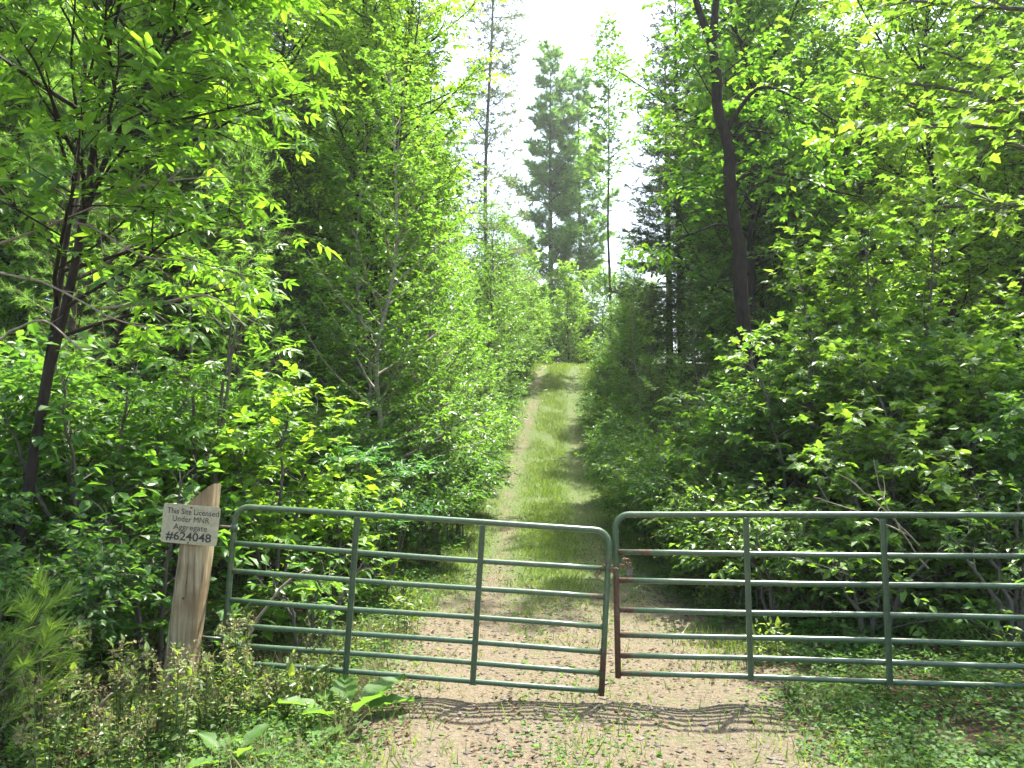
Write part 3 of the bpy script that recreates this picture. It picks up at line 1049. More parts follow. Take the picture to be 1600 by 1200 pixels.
def near_plant(name, label, cat, base, stems, L1, L2, L3, mat, bark, tplname, tpl, size, per, nleaf, seed, crown_name='crown', jit=.35, group=None, droop=.28):
    rng = np.random.default_rng(seed)
    p1 = sub(rng, stems, *L1[0], **L1[1])
    p2 = sub(rng, p1, *L2[0], **L2[1]) if L2 else []
    p3 = sub(rng, p2 + p1, *L3[0], **L3[1])
    pos, d, nor, s = leaves_on(rng, p3, per, size, jit, droop)
    ok = pos[:, 2] + base[2] > .1
    pos, d, nor, s = pos[ok], d[ok], nor[ok], s[ok]
    idx = pick_near(pos, base, s, nleaf, rng)
    rest = np.ones(len(pos), bool); rest[idx] = False
    t = thing(name, label, cat, base, group=group)
    link('trunk' if cat == 'tree' else 'stems', trunk_mesh('trunk', bark, stems + p1, 8), t)
    cr = link(crown_name, crown_mesh('crown', mat, bark, [(tpl, pos[rest], d[rest], nor[rest], s[rest])], p2 + p3), t)
    cr["kind"] = "stuff"
    leaf_objects(t, tplname, tpl, mat, pos[idx], d[idx], nor[idx], s[idx])
    COUNT[label[:24]] = len(pos)
    return t


def rel(base, pts):
    return [tuple(np.array(p) - np.array(base)) for p in pts]


# two-stemmed tree at the left
b0 = (-4.45, 7.0, G(-4.45, 7.0))
stemsA = [line(rel(b0, [(-4.45, 7, -.4), (-4.15, 7, 2.3), (-3.95, 7, 3.35), (-3.80, 7, 4.5), (-3.67, 6.95, 5.9), (-3.6, 6.9, 6.8)]), .052, .02, 18),
          line(rel(b0, [(-4.22, 7.02, 1.9), (-4.13, 7.08, 3.0), (-4.02, 7.1, 4.2), (-3.98, 7.15, 5.4), (-4.05, 7.2, 6.6)]), .036, .013, 14),
          line(rel(b0, [(-3.86, 7, 4.0), (-3.55, 6.9, 4.7), (-3.15, 6.85, 5.4), (-2.85, 6.8, 5.9)]), .03, .010, 10)]
near_plant('ash_tree', 'two-stemmed dark tree with long compound leaves rising left of the sign post', 'tree', b0, stemsA,
           ((12, .28, .96, lambda t, L: 1.9, lambda t: 1.25 - .3 * t), dict(mode='az', lift=.05, npts=6, azf=lambda i, t, r: r.normal() * .8 - .5)),
           ((lambda L: 2.2 * L, .2, 1, lambda t, L: .55 * L * (1.1 - .7 * t) + .15, .8), dict(lift=-.02)),
           ((lambda L: 3.0 * L, .25, 1, lambda t, L: .30, .8), dict(npts=3, phi_s=.6)),
           M['ash'], M['bark'], 'comp', T_COMP, .24, 3, 290, 101)


def sap_stems(rng, H, n, spread):
    out = []
    for i in range(n):
        az = i * 2.4 + rng.random()
        h = H * rng.uniform(.7, 1.0); r = spread * rng.uniform(.4, 1)
        c, s = math.cos(az) * r, math.sin(az) * r
        out.append(line([(c * .1, s * .1, -.2), (c * .35, s * .35, h * .4), (c * .7, s * .7, h * .75), (c, s, h)], .018 + .004 * H, .006, 12, .015, rng))
    return out


def near_sapling(label, x, y, H, n, spread, seed, mat, nleaf, size=.10, tname='maple', tpl=T_MAPLE, name='maple_sapling', per=7, cat='tree', bark=None, group=None, t0=.12, plen=1.0, den=1.0):
    rng = np.random.default_rng(seed)
    b = (x, y, G(x, y))
    return near_plant(name, label, cat, b, sap_stems(rng, H, n, spread),
                      ((lambda L: 3.4 * den * L, t0, .99, lambda t, L: plen * (1.15 - .7 * t), lambda t: 1.25 - .5 * t), dict(mode='az', lift=.1, npts=5)),
                      ((lambda L: 3.2 * L, .2, 1, lambda t, L: .45 * L * (1.1 - .6 * t) + .1, .85), dict(lift=.0)),
                      ((lambda L: 5.0 * L, .2, 1, lambda t, L: .22, .8), dict(npts=3, phi_s=.5)),
                      mat, bark or M['bark_g'], tname, tpl, size, per, nleaf, seed, group=group)


near_sapling('bright maple sapling clump standing behind the middle of the level gate', 3.75, 10.2, 3.9, 4, .9, 201, M['maple'], 280, den=1.4)
near_sapling('tall maple sapling clump behind the hinge end of the level gate', 5.5, 11.2, 5.6, 4, 1.0, 202, M['maple'], 290)
near_sapling('low shaded maple clump close behind the level gate', 3.85, 8.3, 2.1, 4, .8, 203, M['maple'], 290, size=.095, t0=.15, den=1.5)
near_sapling('medium maple clump between the low shaded one and the tall one', 5.0, 9.2, 3.3, 4, .9, 211, M['maple'], 290, den=1.4)
near_sapling('yellow-green maple sapling behind the left end of the sagging gate', -2.55, 8.6, 2.5, 3, .6, 204, M['shrub_y'], 290, size=.10, plen=.75, den=1.8)
near_sapling('low yellow-green maple beside the feathery sumac', -2.0, 9.3, 1.7, 4, .6, 212, M['shrub_y'], 250, size=.09, plen=.6, den=1.8)
near_sapling('leafy maple clump rising behind the bright one by the dark oak trunk', 4.7, 11.6, 4.9, 4, .9, 213, M['maple'], 150, den=1.2)
near_sapling('maple clump at the very edge of the thicket past the hinge end', 6.3, 10.0, 4.3, 4, .9, 214, M['maple'], 150, den=1.2)
near_sapling('small bright maple at the track edge beyond the level gate', 3.0, 11.7, 2.9, 3, .7, 215, M['maple'], 200, den=1.2)
near_sapling('broad-leaved viburnum shrub crowding the sign post from behind', -3.2, 7.3, 1.9, 5, .8, 205, M['shrub'], 290, size=.115, tname='ovate', tpl=T_OV, name='viburnum_shrub', cat='shrub', per=5, plen=.6, den=1.7)
near_sapling('tall viburnum shrub under the two-stemmed tree', -4.1, 7.8, 2.9, 5, .9, 206, M['shrub'], 290, size=.12, tname='ovate', tpl=T_OV, name='viburnum_shrub', cat='shrub', per=5, plen=.75, den=1.6)
near_sapling('leafy bramble trailing behind the left half of the sagging gate', -1.95, 7.7, 1.05, 5, .6, 207, M['shrub'], 250, size=.085, tname='ovate', tpl=T_OV, name='bramble', cat='shrub', per=5, plen=.45)
near_sapling('young hickory with drooping long leaves beyond the viburnum', -3.4, 8.8, 4.4, 3, .8, 208, M['ash'], 220, size=.19, tname='comp', tpl=T_COMP, name='hickory_sapling', per=3, plen=1.0, den=.6)
near_sapling('dark bramble in the shade at the hinge end of the level gate', 4.35, 6.9, 1.3, 5, .7, 209, M['shrub'], 250, size=.085, tname='ovate', tpl=T_OV, name='bramble', cat='shrub', per=5, plen=.5)

for i_, (x, y, h) in enumerate(((2.85, 8.6, 1.2), (4.75, 7.6, 1.5), (5.3, 8.3, 1.9), (3.4, 7.7, 1.0))):
    near_sapling(['bramble beside the track just beyond the level gate', 'taller bramble between the maples and the level gate', 'tallest bramble at the back by the medium maple', 'lowest bramble right behind the bars of the level gate'][i_],
                 x, y, h, 5, .7, 220 + i_, M['maple'], 160, size=.08, tname='ovate', tpl=T_OV, name='bramble', cat='shrub', per=6, plen=.5, den=1.5)
b4 = (6.5, 7.6, G(6.5, 7.6))
near_plant('maple_tree', 'large-leaved maple whose limbs shade the hinge end of the level gate', 'tree', b4,
           [line([(0, 0, -.3), (-.1, .0, 2.5), (-.25, -.1, 5), (-.3, -.1, 7.5)], .10, .03, 14)],
           ((9, .45, .98, lambda t, L: 2.5, lambda t: 1.4 - .35 * t), dict(mode='az', lift=.0, npts=6, azf=lambda i, t, r: math.pi + r.normal() * 1.0)),
           ((lambda L: 2.2 * L, .2, 1, lambda t, L: .42 * L * (1.1 - .7 * t) + .15, .8), dict(lift=-.05)),
           ((lambda L: 3.6 * L, .25, 1, lambda t, L: .28, .8), dict(npts=3, phi_s=.5)),
           M['maple'], M['bark_g'], 'maple', T_MAPLE, .125, 6, 250, 230)

# maple leaning in over the right: its limbs hang into the top of the view
b1 = (8.3, 10.6, G(8.3, 10.6))
near_plant('maple_tree', 'maple with leafy limbs arching above the saplings behind the level gate', 'tree', b1,
           [line([(0, 0, -.3), (-.1, .1, 3), (-.2, .1, 6), (-.2, 0, 9.0)], .13, .04, 14)],
           ((11, .46, .92, lambda t, L: 3.6, lambda t: 1.35 - .3 * t), dict(mode='az', lift=.05, npts=6, azf=lambda i, t, r: math.pi + r.normal() * .9)),
           ((lambda L: 2.0 * L, .2, 1, lambda t, L: .42 * L * (1.1 - .7 * t) + .15, .8), dict(lift=-.05)),
           ((lambda L: 3.4 * L, .25, 1, lambda t, L: .30, .8), dict(npts=3, phi_s=.5)),
           M['maple'], M['bark_g'], 'maple', T_MAPLE, .12, 6, 250, 210)

# big dark forked oak on the right
b2 = (4.1, 14.0, G(4.1, 14.0))
oak_st = [line(rel(b2, [(4.2, 14, 0), (4.2, 14, 2.6), (4.10, 14, 4.4), (4.07, 14, 5.6), (3.92, 14, 6.5), (3.92, 14, 7.3), (3.74, 14, 8.1), (3.74, 14, 8.8), (3.65, 14, 9.4)]), .145, .088, 26, .014),
          line(rel(b2, [(3.68, 14, 9.3), (3.45, 14, 9.9), (3.25, 13.9, 10.6), (3.1, 13.8, 11.3)]), .085, .03, 10),
          line(rel(b2, [(3.67, 14, 9.3), (3.74, 14, 10.0), (3.85, 14.1, 10.9), (3.9, 14.2, 11.8)]), .085, .03, 10),
          line(rel(b2, [(4.0, 14, 6.6), (4.25, 13.9, 6.85), (4.8, 13.8, 6.8), (5.5, 13.7, 6.5), (6.2, 13.6, 6.3)]), .05, .012, 12),
          line(rel(b2, [(3.85, 14, 7.6), (4.15, 13.9, 8.1), (4.5, 13.8, 8.4), (5.1, 13.8, 8.2), (5.9, 13.8, 7.7)]), .05, .012, 12),
          line(rel(b2, [(3.9, 14, 7.3), (4.3, 14.1, 7.7), (4.9, 14.2, 7.7), (5.6, 14.3, 7.9)]), .035, .01, 10),
          line(rel(b2, [(4.02, 14, 5.8), (3.7, 13.8, 5.9), (3.2, 13.7, 5.7), (2.9, 13.6, 5.6)]), .03, .01, 10)]
near_plant('oak_tree', 'dark-trunked tree that forks high above the thicket right of the track', 'tree', b2, oak_st,
           ((lambda L: 1.45 * L, .42, .99, lambda t, L: 1.15, 1.0), dict(mode='spiral', lift=.1, npts=5)),
           ((lambda L: 3.4 * L, .2, 1, lambda t, L: .5 * L * (1.1 - .7 * t) + .15, .8), dict(lift=-.02)),
           ((lambda L: 5.0 * L, .25, 1, lambda t, L: .32, .8), dict(npts=3, phi_s=.6)),
           M['oak'], M['bark'], 'oak', T_OAK, .15, 5, 60, 301)

# yellow-green tree on the left with dark forked trunk
b3 = (-2.85, 16.0, G(-2.85, 16.0))
ch_st = [line(rel(b3, [(-2.8, 16, 0), (-2.85, 16, 3.5), (-2.9, 16, 6), (-2.95, 16, 8.2), (-3.1, 16, 10.5), (-3.0, 16, 14.5)]), .14, .03, 20, .015),
         line(rel(b3, [(-2.85, 16, 5.2), (-2.6, 15.9, 6.2), (-2.35, 15.8, 8), (-2.1, 15.8, 10.5), (-2.0, 15.8, 13)]), .09, .02, 14)]
near_plant('cherry_tree', 'tall yellow-green tree with dark forked trunk left of the track', 'tree', b3, ch_st,
           ((lambda L: 4.2 * L, .26, .99, lambda t, L: 3.0 * (1.15 - .75 * t), lambda t: 1.25 - .6 * t), dict(mode='az', lift=.15, npts=6)),
           ((lambda L: 3.4 * L, .2, 1, lambda t, L: .45 * L * (1.1 - .7 * t) + .15, .8), dict(lift=.05)),
           ((lambda L: 5.5 * L, .2, 1, lambda t, L: .38, .8), dict(npts=3, phi_s=.6)),
           M['broad_y'], M['bark'], 'quad', T_Q, .095, 9, 0, 302)

# ------------------------------------------------------------------ trees placed one by one
put('pineN', -3.75, 10.8, 'young white pine with soft grey-green needles behind the hickory', None, .68)
put('broadB', -5.0, 17.8, 'light green tree just behind the yellow-green forked one', None, 1.0, mat=M['broad_y'])
put('spruceB', -4.3, 15.0, 'half-bare spruce with brown dead boughs beside the yellow-green forked tree', None, .62)
put('pineN', -5.6, 10.0, 'young white pine deep behind the two-stemmed tree', None, .8)
pale = put('birchA', -1.93, 12.6, 'slim birch with pale bare lower stem left of the track', None, 1.05, rotz=1.0)
for c in pale.children:
    if c.name.startswith('trunk'):
        c.material_slots[0].link = 'OBJECT'; c.material_slots[0].material = M['bark_b']
put('tamarack', -.95, 34, 'thin tamarack with sparse grey-green needles rising above the left thicket', None, 1.05)
put('pine', 3.3, 66, 'tall white pine beyond the crest with wide flat boughs', None, 1.06, rotz=.4)
put('pine', 5.9, 68, 'second tall white pine beyond the crest, close beside its taller twin', None, 1.02, rotz=2.6)
put('aspen', 5.0, 40, 'slender bare-stemmed aspen with a sparse top near the crest', None, 1.0)
put('spruce', 5.8, 27, 'tall dark spruce with brown dead lower boughs behind the forked oak', None, .92)
put('spruce', 6.4, 32, 'narrow dark spruce next to the bare-stemmed aspen', None, .9)
put('spruceB', 7.6, 24, 'dark spruce with bare lower trunk among the right-hand trees', None, 1.1)

ORD = ['first', 'second', 'third', 'fourth', 'fifth', 'sixth', 'seventh', 'eighth', 'ninth', 'tenth', 'eleventh', 'twelfth', 'thirteenth', 'fourteenth', 'fifteenth', 'sixteenth']


def nth(lst, i):
    return ORD[sorted(range(len(lst)), key=lambda k: lst[k][1]).index(i)]


gL = 'birch saplings lining the left edge of the track'
row = ((-1.5, 14.6, .8), (-2.7, 14.0, .95), (-1.75, 17.2, .95), (-1.6, 20.2, .9), (-1.25, 23.2, .9), (-1.0, 26.5, .95), (-.75, 29.8, .95), (-.4, 33.5, .95), (.0, 37.5, .9), (.4, 42, .9),
                (-3.0, 18.5, 1.1), (-2.7, 22.5, 1.15), (-2.4, 27, 1.2), (-1.9, 31.5, 1.2), (-1.3, 38, 1.2))
for i_, (x, y, s) in enumerate(row):
    put('birchA' if RNG.random() < .5 else 'birchB', x, y, nth(row, i_) + ' leafy birch sapling past the gate along the left edge of the track', gL, s * RNG.uniform(.92, 1.08))
gR = 'birch saplings lining the right edge of the track'
row = ((3.3, 13.6, .42), (3.3, 16.0, .5), (3.5, 19.0, .55), (3.5, 22.5, .68), (3.75, 26.0, .7), (4.3, 30, .75), (5.0, 34.5, .75), (6.0, 39, .8), (4.7, 17.5, .55), (5.0, 21.5, .65), (5.4, 26, .7), (5.2, 13.0, .5), (6.0, 13.2, .62), (6.9, 15, .75))
for i_, (x, y, s) in enumerate(row):
    put('birchA' if RNG.random() < .5 else 'birchB', x, y, nth(row, i_) + ' leafy birch sapling past the gate along the right edge of the track', gR, s * RNG.uniform(.92, 1.08))
rc = np.random.default_rng(70)
for y in np.arange(46, 66, 3.2):
    for x in np.arange(-3.0, 15, 2.3):
        yy = y + rc.uniform(-1, 1); xx = x + rc.uniform(-.8, .8)
        if abs(xx - path_c(yy)) < 2.6 or (xx > .12 * yy + 4):
            continue
        put('young', xx, yy, 'leafy young tree closing the view where the track tops the rise', 'young trees on the crest of the track', rc.uniform(.65, 1.15), mat=M['broad_y'] if rc.random() < .5 else None)

# shrubs
gSL = 'low shrubs at the foot of the left-hand saplings'
row = ((-1.25, 12.2, 'shrubC', 1.0), (-1.0, 14.2, 'shrubA', .75), (-.95, 16.5, 'shrubC', 1.1), (-.9, 19, 'shrubA', .7), (-.75, 21.7, 'shrubC', 1.2), (-.5, 25, 'shrubA', .75), (-.2, 29, 'shrubA', .7), (.2, 33, 'shrubA', .75), (.6, 37, 'shrubA', .8),
                   (-2.2, 11.2, 'shrubA', .9), (-3.0, 12.2, 'shrubB', .9), (-2.0, 15.4, 'shrubB', .85), (-4.6, 11.6, 'shrubB', 1.0))
for i_, (x, y, k, s) in enumerate(row):
    put(k, x, y, nth(row, i_) + ' low shrub past the gate at the foot of the left-hand saplings', gSL, s)
gSR = 'low shrubs at the foot of the right-hand saplings'
row = ((2.65, 11.6, 'shrubA', .8), (2.35, 13.5, 'shrubA', .75), (2.4, 15.6, 'shrubC', 1.2), (2.5, 18, 'shrubA', .8), (2.75, 21, 'shrubA', .8), (2.95, 24.5, 'shrubA', .85), (3.3, 28, 'shrubA', .85), (3.9, 32, 'shrubA', .9), (4.6, 36, 'shrubA', .9),
                   (3.5, 11.2, 'shrubB', .95), (4.6, 11.0, 'shrubB', 1.05), (5.9, 10.4, 'shrubB', 1.1), (6.4, 8.6, 'shrubB', 1.0), (3.2, 8.6, 'shrubC', .8), (5.6, 7.6, 'shrubB', .85), (7.2, 11.5, 'shrubB', 1.2))
for i_, (x, y, k, s) in enumerate(row):
    put(k, x, y, nth(row, i_) + ' low shrub past the gate at the foot of the right-hand saplings', gSR, s)
for x, y, k, s, lb in ((2.45, 10.2, 'shrubA', .70, 'sunlit-coloured leafy shrub leaning over the track edge beyond the level gate'), (2.75, 9.3, 'shrubC', 1.0, 'small sunlit-coloured shrub between the bramble and the track'),
                       (2.5, 12.5, 'shrubA', .85, 'sunlit-coloured shrub further up the track past the small bright maple'), (2.6, 14.6, 'shrubA', .9, 'sunlit-coloured shrub under the dark forked oak at the track edge')):
    put(k, x, y, lb, None, s, mat=M['maple'])  # brighter leaf colour stands in for sunlight on these shrubs
gU = 'shrubs in the undergrowth left of the sagging gate'
for x, y, k, s in ((-5.2, 8.2, 'shrubB', 1.0), (-4.9, 6.6, 'shrubA', .8), (-3.6, 6.5, 'shrubC', .9), (-4.2, 5.9, 'shrubC', .8), (-6.2, 9.0, 'shrubB', 1.1), (-3.9, 9.8, 'shrubB', .95)):
    put(k, x, y, 'dark leafy undergrowth shrub between the sign post and the forest', gU, s)

# forest behind on both sides
rngf = np.random.default_rng(77)
LB = ['tall leafy forest tree standing back left of the track', 'tall leafy forest tree standing back right of the track']
LY = ['light green forest tree standing back left of the track', 'light green forest tree standing back right of the track']
LS = ['dark spruce standing back in the forest left of the track', 'dark spruce standing back in the forest right of the track']
GB = ['leafy forest trees left', 'leafy forest trees right']; GY_ = ['light green forest trees left', 'light green forest trees right']; GS = ['forest spruces left', 'forest spruces right']
for side in (0, 1):
    for y in np.arange(15.5, 52, 3.4):
        edge = (.07 * y + 3.2) if side == 0 else (.20 * y + 2.8)
        far = .70 * y + 4
        for a in np.arange(edge, far, 3.2 + .02 * y):
            if a > edge + 16:
                continue
            x = a + rngf.uniform(-.9, .9)
            yy = y + rngf.uniform(-1.2, 1.2)
            x = -x if side == 0 else x
            if side == 0 and yy < 21 and x > -7.2:
                continue
            if side == 1 and (x < 11 and yy < 18):
                continue
            r = rngf.random()
            ring = ' near the gate' if yy < 24 else (' halfway up the rise' if yy < 38 else ' near the crest')
            s = rngf.uniform(.85, 1.25)
            if side == 1:
                s *= .92
            if r < .34:
                put('broadA', x, yy, LB[side] + ring, GB[side], s)
            elif r < .50:
                put('broadB', x, yy, LB[side] + ring, GB[side], s)
            elif r < .68:
                put('broadB', x, yy, LY[side] + ring, GY_[side], s, mat=M['broad_y'])
            elif r < .86:
                put('spruceB', x, yy, LS[side] + ring, GS[side], s * 1.1)
            else:
                put('spruce', x, yy, LS[side] + ring, GS[side], s)

LU = ['bushy young tree filling the forest undergrowth left of the track', 'bushy young tree filling the forest undergrowth right of the track']
for side in (0, 1):
    for y in np.arange(13, 50, 3.0):
        edge = (.06 * y + 3.0) if side == 0 else (.17 * y + 3.4)
        for a in np.arange(edge, min(.68 * y + 2, edge + 17), 3.4):
            x = a + rngf.uniform(-1.2, 1.2); yy = y + rngf.uniform(-1.2, 1.2)
            x = -x if side == 0 else x
            if yy < 18 and (side == 1 or x > -4.5):
                continue
            ring = ' near the gate' if yy < 24 else (' halfway up the rise' if yy < 38 else ' near the crest')
            put('young', x, yy, LU[side] + ring, 'undergrowth trees', rngf.uniform(.45, .8), mat=M['birch'] if rngf.random() < .4 else None)

# ------------------------------------------------------------------ herbs and small plants
def frond_plant(seed, n, ln, per, lsize, mat, stem_h=0.0, arch=-.9, w=.28, name='fern'):
    rng = np.random.default_rng(seed)
    rach = []
    for i in range(n):
        az = i * 2.4 + rng.normal() * .25
        e = rng.uniform(.5, 1.1)
        d = np.array([math.cos(az) * math.cos(e), math.sin(az) * math.cos(e), math.sin(e)])
        pts = [np.array([0, 0, stem_h])]
        l = ln * rng.uniform(.75, 1.1)
        for k in range(6):
            d = norm(d + np.array([0, 0, arch / 6]))
            pts.append(pts[-1] + d * l / 6)
        rach.append((np.array(pts), np.linspace(.004, .0015, 7)))
    pos, d, nor, s = leaves_on(rng, rach, per, lsize, .18, .12, .12, 1.35, .1)
    t = np.tile(np.linspace(.12, 1, per), n)
    s = s * np.sin(np.clip(t, .15, .97) * math.pi) ** .6
    return rach, (tpl_quad(w, .06), pos, d, nor, s)


rach, L = frond_plant(1, 9, .55, 34, .11, M['fern'])
PROTO['fern'] = ('fern', 'fern', trunk_mesh('stems', M['stem'], rach, 4), crown_mesh('fronds', M['fern'], M['stem'], [L], []))
# sumac: several stems each with a whorl of long pinnate leaves
rs = np.random.default_rng(5)
st, LS_ = [], []
for i in range(7):
    a = i * 2.4; r = .15 + .45 * rs.random(); h = .7 + .9 * rs.random()
    st.append(line([(r * .3 * math.cos(a), r * .3 * math.sin(a), -.1), (r * .7 * math.cos(a), r * .7 * math.sin(a), h * .5), (r * math.cos(a), r * math.sin(a), h)], .014, .007, 7))
    rach, L = frond_plant(50 + i, 10, .55, 22, .12, M['sumac'], 0, -1.0, .34)
    off = st[-1][0][-1]
    st += [(P + off, R) for P, R in rach]
    LS_.append((L[0], L[1] + off, *L[2:]))
PROTO['sumac'] = ('sumac_shrub', 'shrub', trunk_mesh('stems', M['bark_g'], [x for x in st if len(x[0]) == 7], 4), crown_mesh('crown', M['sumac'], M['stem'], LS_, []))


def herb(seed, n, h, leaf, per, mat, seedheads, w=.42):
    rng = np.random.default_rng(seed)
    st = []
    for i in range(n):
        a = i * 2.4 + rng.normal() * .4; r = rng.uniform(.03, .28) * h; hh = h * rng.uniform(.55, 1.05)
        b = rng.uniform(0, .14)
        c, s_ = math.cos(a), math.sin(a)
        st.append(line([(c * b, s_ * b, -.05), (c * (b + r * .4), s_ * (b + r * .4), hh * .55), (c * (b + r), s_ * (b + r), hh)], .005, .002, 7))
    pos, d, nor, s = leaves_on(rng, st, per, leaf, .4, .35, .12, 1.1)
    sets = [(tpl_ovate(w, .06, -.25), pos, d, nor, s)]
    groups = crown_mesh('crown', mat, M['stem'], sets, [])
    heads = None
    if seedheads:
        tops = []
        for P, R in st:
            m = 26
            c = P[-1]
            q = c + rng.normal(size=(m, 3)) * np.array([.022, .022, .045]) - np.array([0, 0, .04])
            tops.append(q)
        q = np.concatenate(tops)
        hd = nrm(rng.normal(size=q.shape) + np.array([0, 0, .3]))
        v, f = leaf_geo(tpl_quad(.7, .1), q, hd, nrm(rng.normal(size=q.shape)), np.full(len(q), .030) * rng.uniform(.6, 1.3, len(q)))
        heads = make_mesh('seed_heads', v, [(f, 0)], [M['seed']])
    return trunk_mesh('stems', M['stem'], st, 4), groups, heads


HERB = {}
for k, a in (('weedA', (61, 9, .55, .075, 14, M['weed'], True)), ('weedB', (62, 10, .38, .085, 10, M['weed'], False)), ('weedC', (63, 8, .28, .07, 8, M['cover'], False, .7)), ('weedD', (64, 11, .8, .07, 20, M['weed'], True))):
    HERB[k] = herb(*a)


def put_herb(key, x, y, name, label, cat, group=None, scale=1.0):
    st, cr, hd = HERB[key]
    t = thing(name, label, cat, (x, y, G(x, y)), RNG.uniform(0, 6.28), scale, group)
    link('stems', st, t); link('leaves', cr, t)
    if hd:
        link('seed_heads', hd, t, 'stuff')
    return t


def put2(key, x, y, label, group=None, scale=1.0, rotz=None):
    nm, ct, tr, cr = PROTO[key]
    t = thing(nm, label, ct, (x, y, G(x, y)), RNG.uniform(0, 6.28) if rotz is None else rotz, scale, group)
    link('stems', tr, t); link('fronds' if key == 'fern' else 'crown', cr, t)
    return t


put2('sumac', -1.75, 10.0, 'sumac shrub with long feathery leaves beyond the sagging gate', None, 1.05)
put2('sumac', -2.7, 10.9, 'taller sumac shrub behind the feathery one by the track', None, 1.2)
for x, y, s in ((3.0, 7.2, .8), (3.6, 6.5, .75), (2.9, 8.2, .9), (4.3, 5.6, .8), (3.3, 10.2, .8), (2.2, 10.8, .7)):
    put2('fern', x, y, 'green fern on the shaded ground under the level gate', 'ferns under the level gate', s)
for x, y, s in ((-2.1, 8.9, .8), (-1.6, 9.6, .7), (-3.3, 5.6, .8), (-1.5, 11.2, .8)):
    put2('fern', x, y, 'green fern in the weeds left of the track', 'ferns left of the track', s)
rw = np.random.default_rng(9)
gw = 'seeding weeds around the sign post'
for x, y in ((-2.2, 5.85), (-2.4, 5.6), (-2.75, 5.75), (-2.05, 6.15), (-1.8, 6.3), (-2.95, 6.1), (-2.6, 5.35), (-2.2, 5.4), (-1.75, 5.9), (-3.05, 5.4), (-1.5, 6.45), (-3.2, 5.75), (-2.85, 5.05), (-1.95, 5.7), (-2.45, 5.1), (-3.35, 6.4)):
    put_herb('weedA' if rw.random() < .6 else 'weedD', x, y, 'seeding_weed', 'thin weed with tan seed heads growing around the sign post', 'weed', gw, rw.uniform(.55, .95))
gw = 'small leafy weeds on the left verge'
for i in range(46):
    y = rw.uniform(4.8, 12); x = rw.uniform(-3.6, -1.15) + .05 * (y - 6)
    put_herb('weedB' if rw.random() < .5 else 'weedC', x, y, 'leafy_weed', 'small leafy weed on the verge left of the track', 'weed', gw, rw.uniform(.5, 1.05))
gw = 'small leafy weeds on the right verge'
for i in range(46):
    y = rw.uniform(4.8, 13); x = rw.uniform(2.15, 4.6) - .05 * (y - 6)
    put_herb('weedB' if rw.random() < .5 else 'weedC', x, y, 'leafy_weed', 'small leafy weed on the verge right of the track', 'weed', gw, rw.uniform(.5, 1.0))

# burdock: a few very large leaves, each its own part
def burdock(label, x, y, sc, seed, n):
    rng = np.random.default_rng(seed)
    t = thing('burdock', label, 'plant', (x, y, G(x, y)), 0, sc)
    gx_, gy_ = 9, 5
    u = np.linspace(0, 1, gx_); v_ = np.linspace(-1, 1, gy_)
    wid = np.array([.10, .20, .25, .265, .255, .22, .165, .09, .01])
    UU, VV = np.meshgrid(u, v_, indexing='ij')
    vv = np.stack([UU, VV * wid[:, None] * (1 + .10 * np.sin(UU * 21)), .10 * np.abs(VV) + .035 * np.sin(UU * 17 + VV * 3) * np.abs(VV) - .28 * UU ** 2], -1).reshape(-1, 3)
    qq = (np.arange(gx_ - 1)[:, None] * gy_ + np.arange(gy_ - 1)[None])
    ff = np.stack([qq, qq + gy_, qq + gy_ + 1, qq + 1], -1).reshape(-1, 4)
    me = make_mesh('leaf', vv, [(ff, 0)], [M['cover']], True)
    pet = []
    for i in range(n):
        az = i * 2.4 + rng.normal() * .3
        e = rng.uniform(.25, .9)
        l = rng.uniform(.14, .24)
        a = np.array([math.cos(az) * math.cos(e), math.sin(az) * math.cos(e), math.sin(e)])
        p = a * l
        pet.append((np.array([np.zeros(3), p * .5 + np.array([0, 0, .01]), p]), np.array([.009, .007, .005])))
        o = link('leaf', me, t)
        k = rng.uniform(.26, .40)
        d = norm(a + np.array([0, 0, -.15])); S = norm(np.cross(UP, d)); W = np.cross(d, S)
        o.matrix_basis = Matrix(((d[0] * k, S[0] * k, W[0] * k, p[0]), (d[1] * k, S[1] * k, W[1] * k, p[1]), (d[2] * k, S[2] * k, W[2] * k, p[2]), (0, 0, 0, 1)))
    link('stems', trunk_mesh('stems', M['stem'], pet, 5), t)


burdock('burdock with big floppy leaves in front of the sagging gate', -1.18, 5.75, 1.0, 3, 8)
burdock('smaller burdock rosette beside the weeds at the sign post', -1.75, 5.1, .7, 4, 6)

# pine seedling low at the left, long soft needles
rp = np.random.default_rng(14)
bp_ = (-3.35, 5.25, G(-3.35, 5.25))
stp = [line([(0, 0, -.1), (.02, 0, .4), (.0, .03, .75)], .02, .006, 8)]
q1 = sub(rp, stp, 16, .2, 1, .56, lambda t: 1.35 - .5 * t, 'az', .12, 5, .010, .05)
q2 = sub(rp, q1, lambda L: 7 * L, .3, 1, lambda t, L: .2, .7, 'flat', .1, 3, .008, .08)
nd = needles(rp, q2, 60, .13, .9, .1, .2)
nd2 = needles(rp, [(P[:3], R) for P, R in q1], 60, .11, .8, .3, .2)
t = thing('pine_seedling', 'low white pine seedling with long soft needles left of the sign post', 'tree', bp_)
link('trunk', trunk_mesh('trunk', M['bark_g'], stp + q1, 6), t)
link('crown', crown_mesh('crown', M['seedling'], M['bark_g'], [(tpl_blade(.042), *nd), (tpl_blade(.042), *nd2)], q2), t)

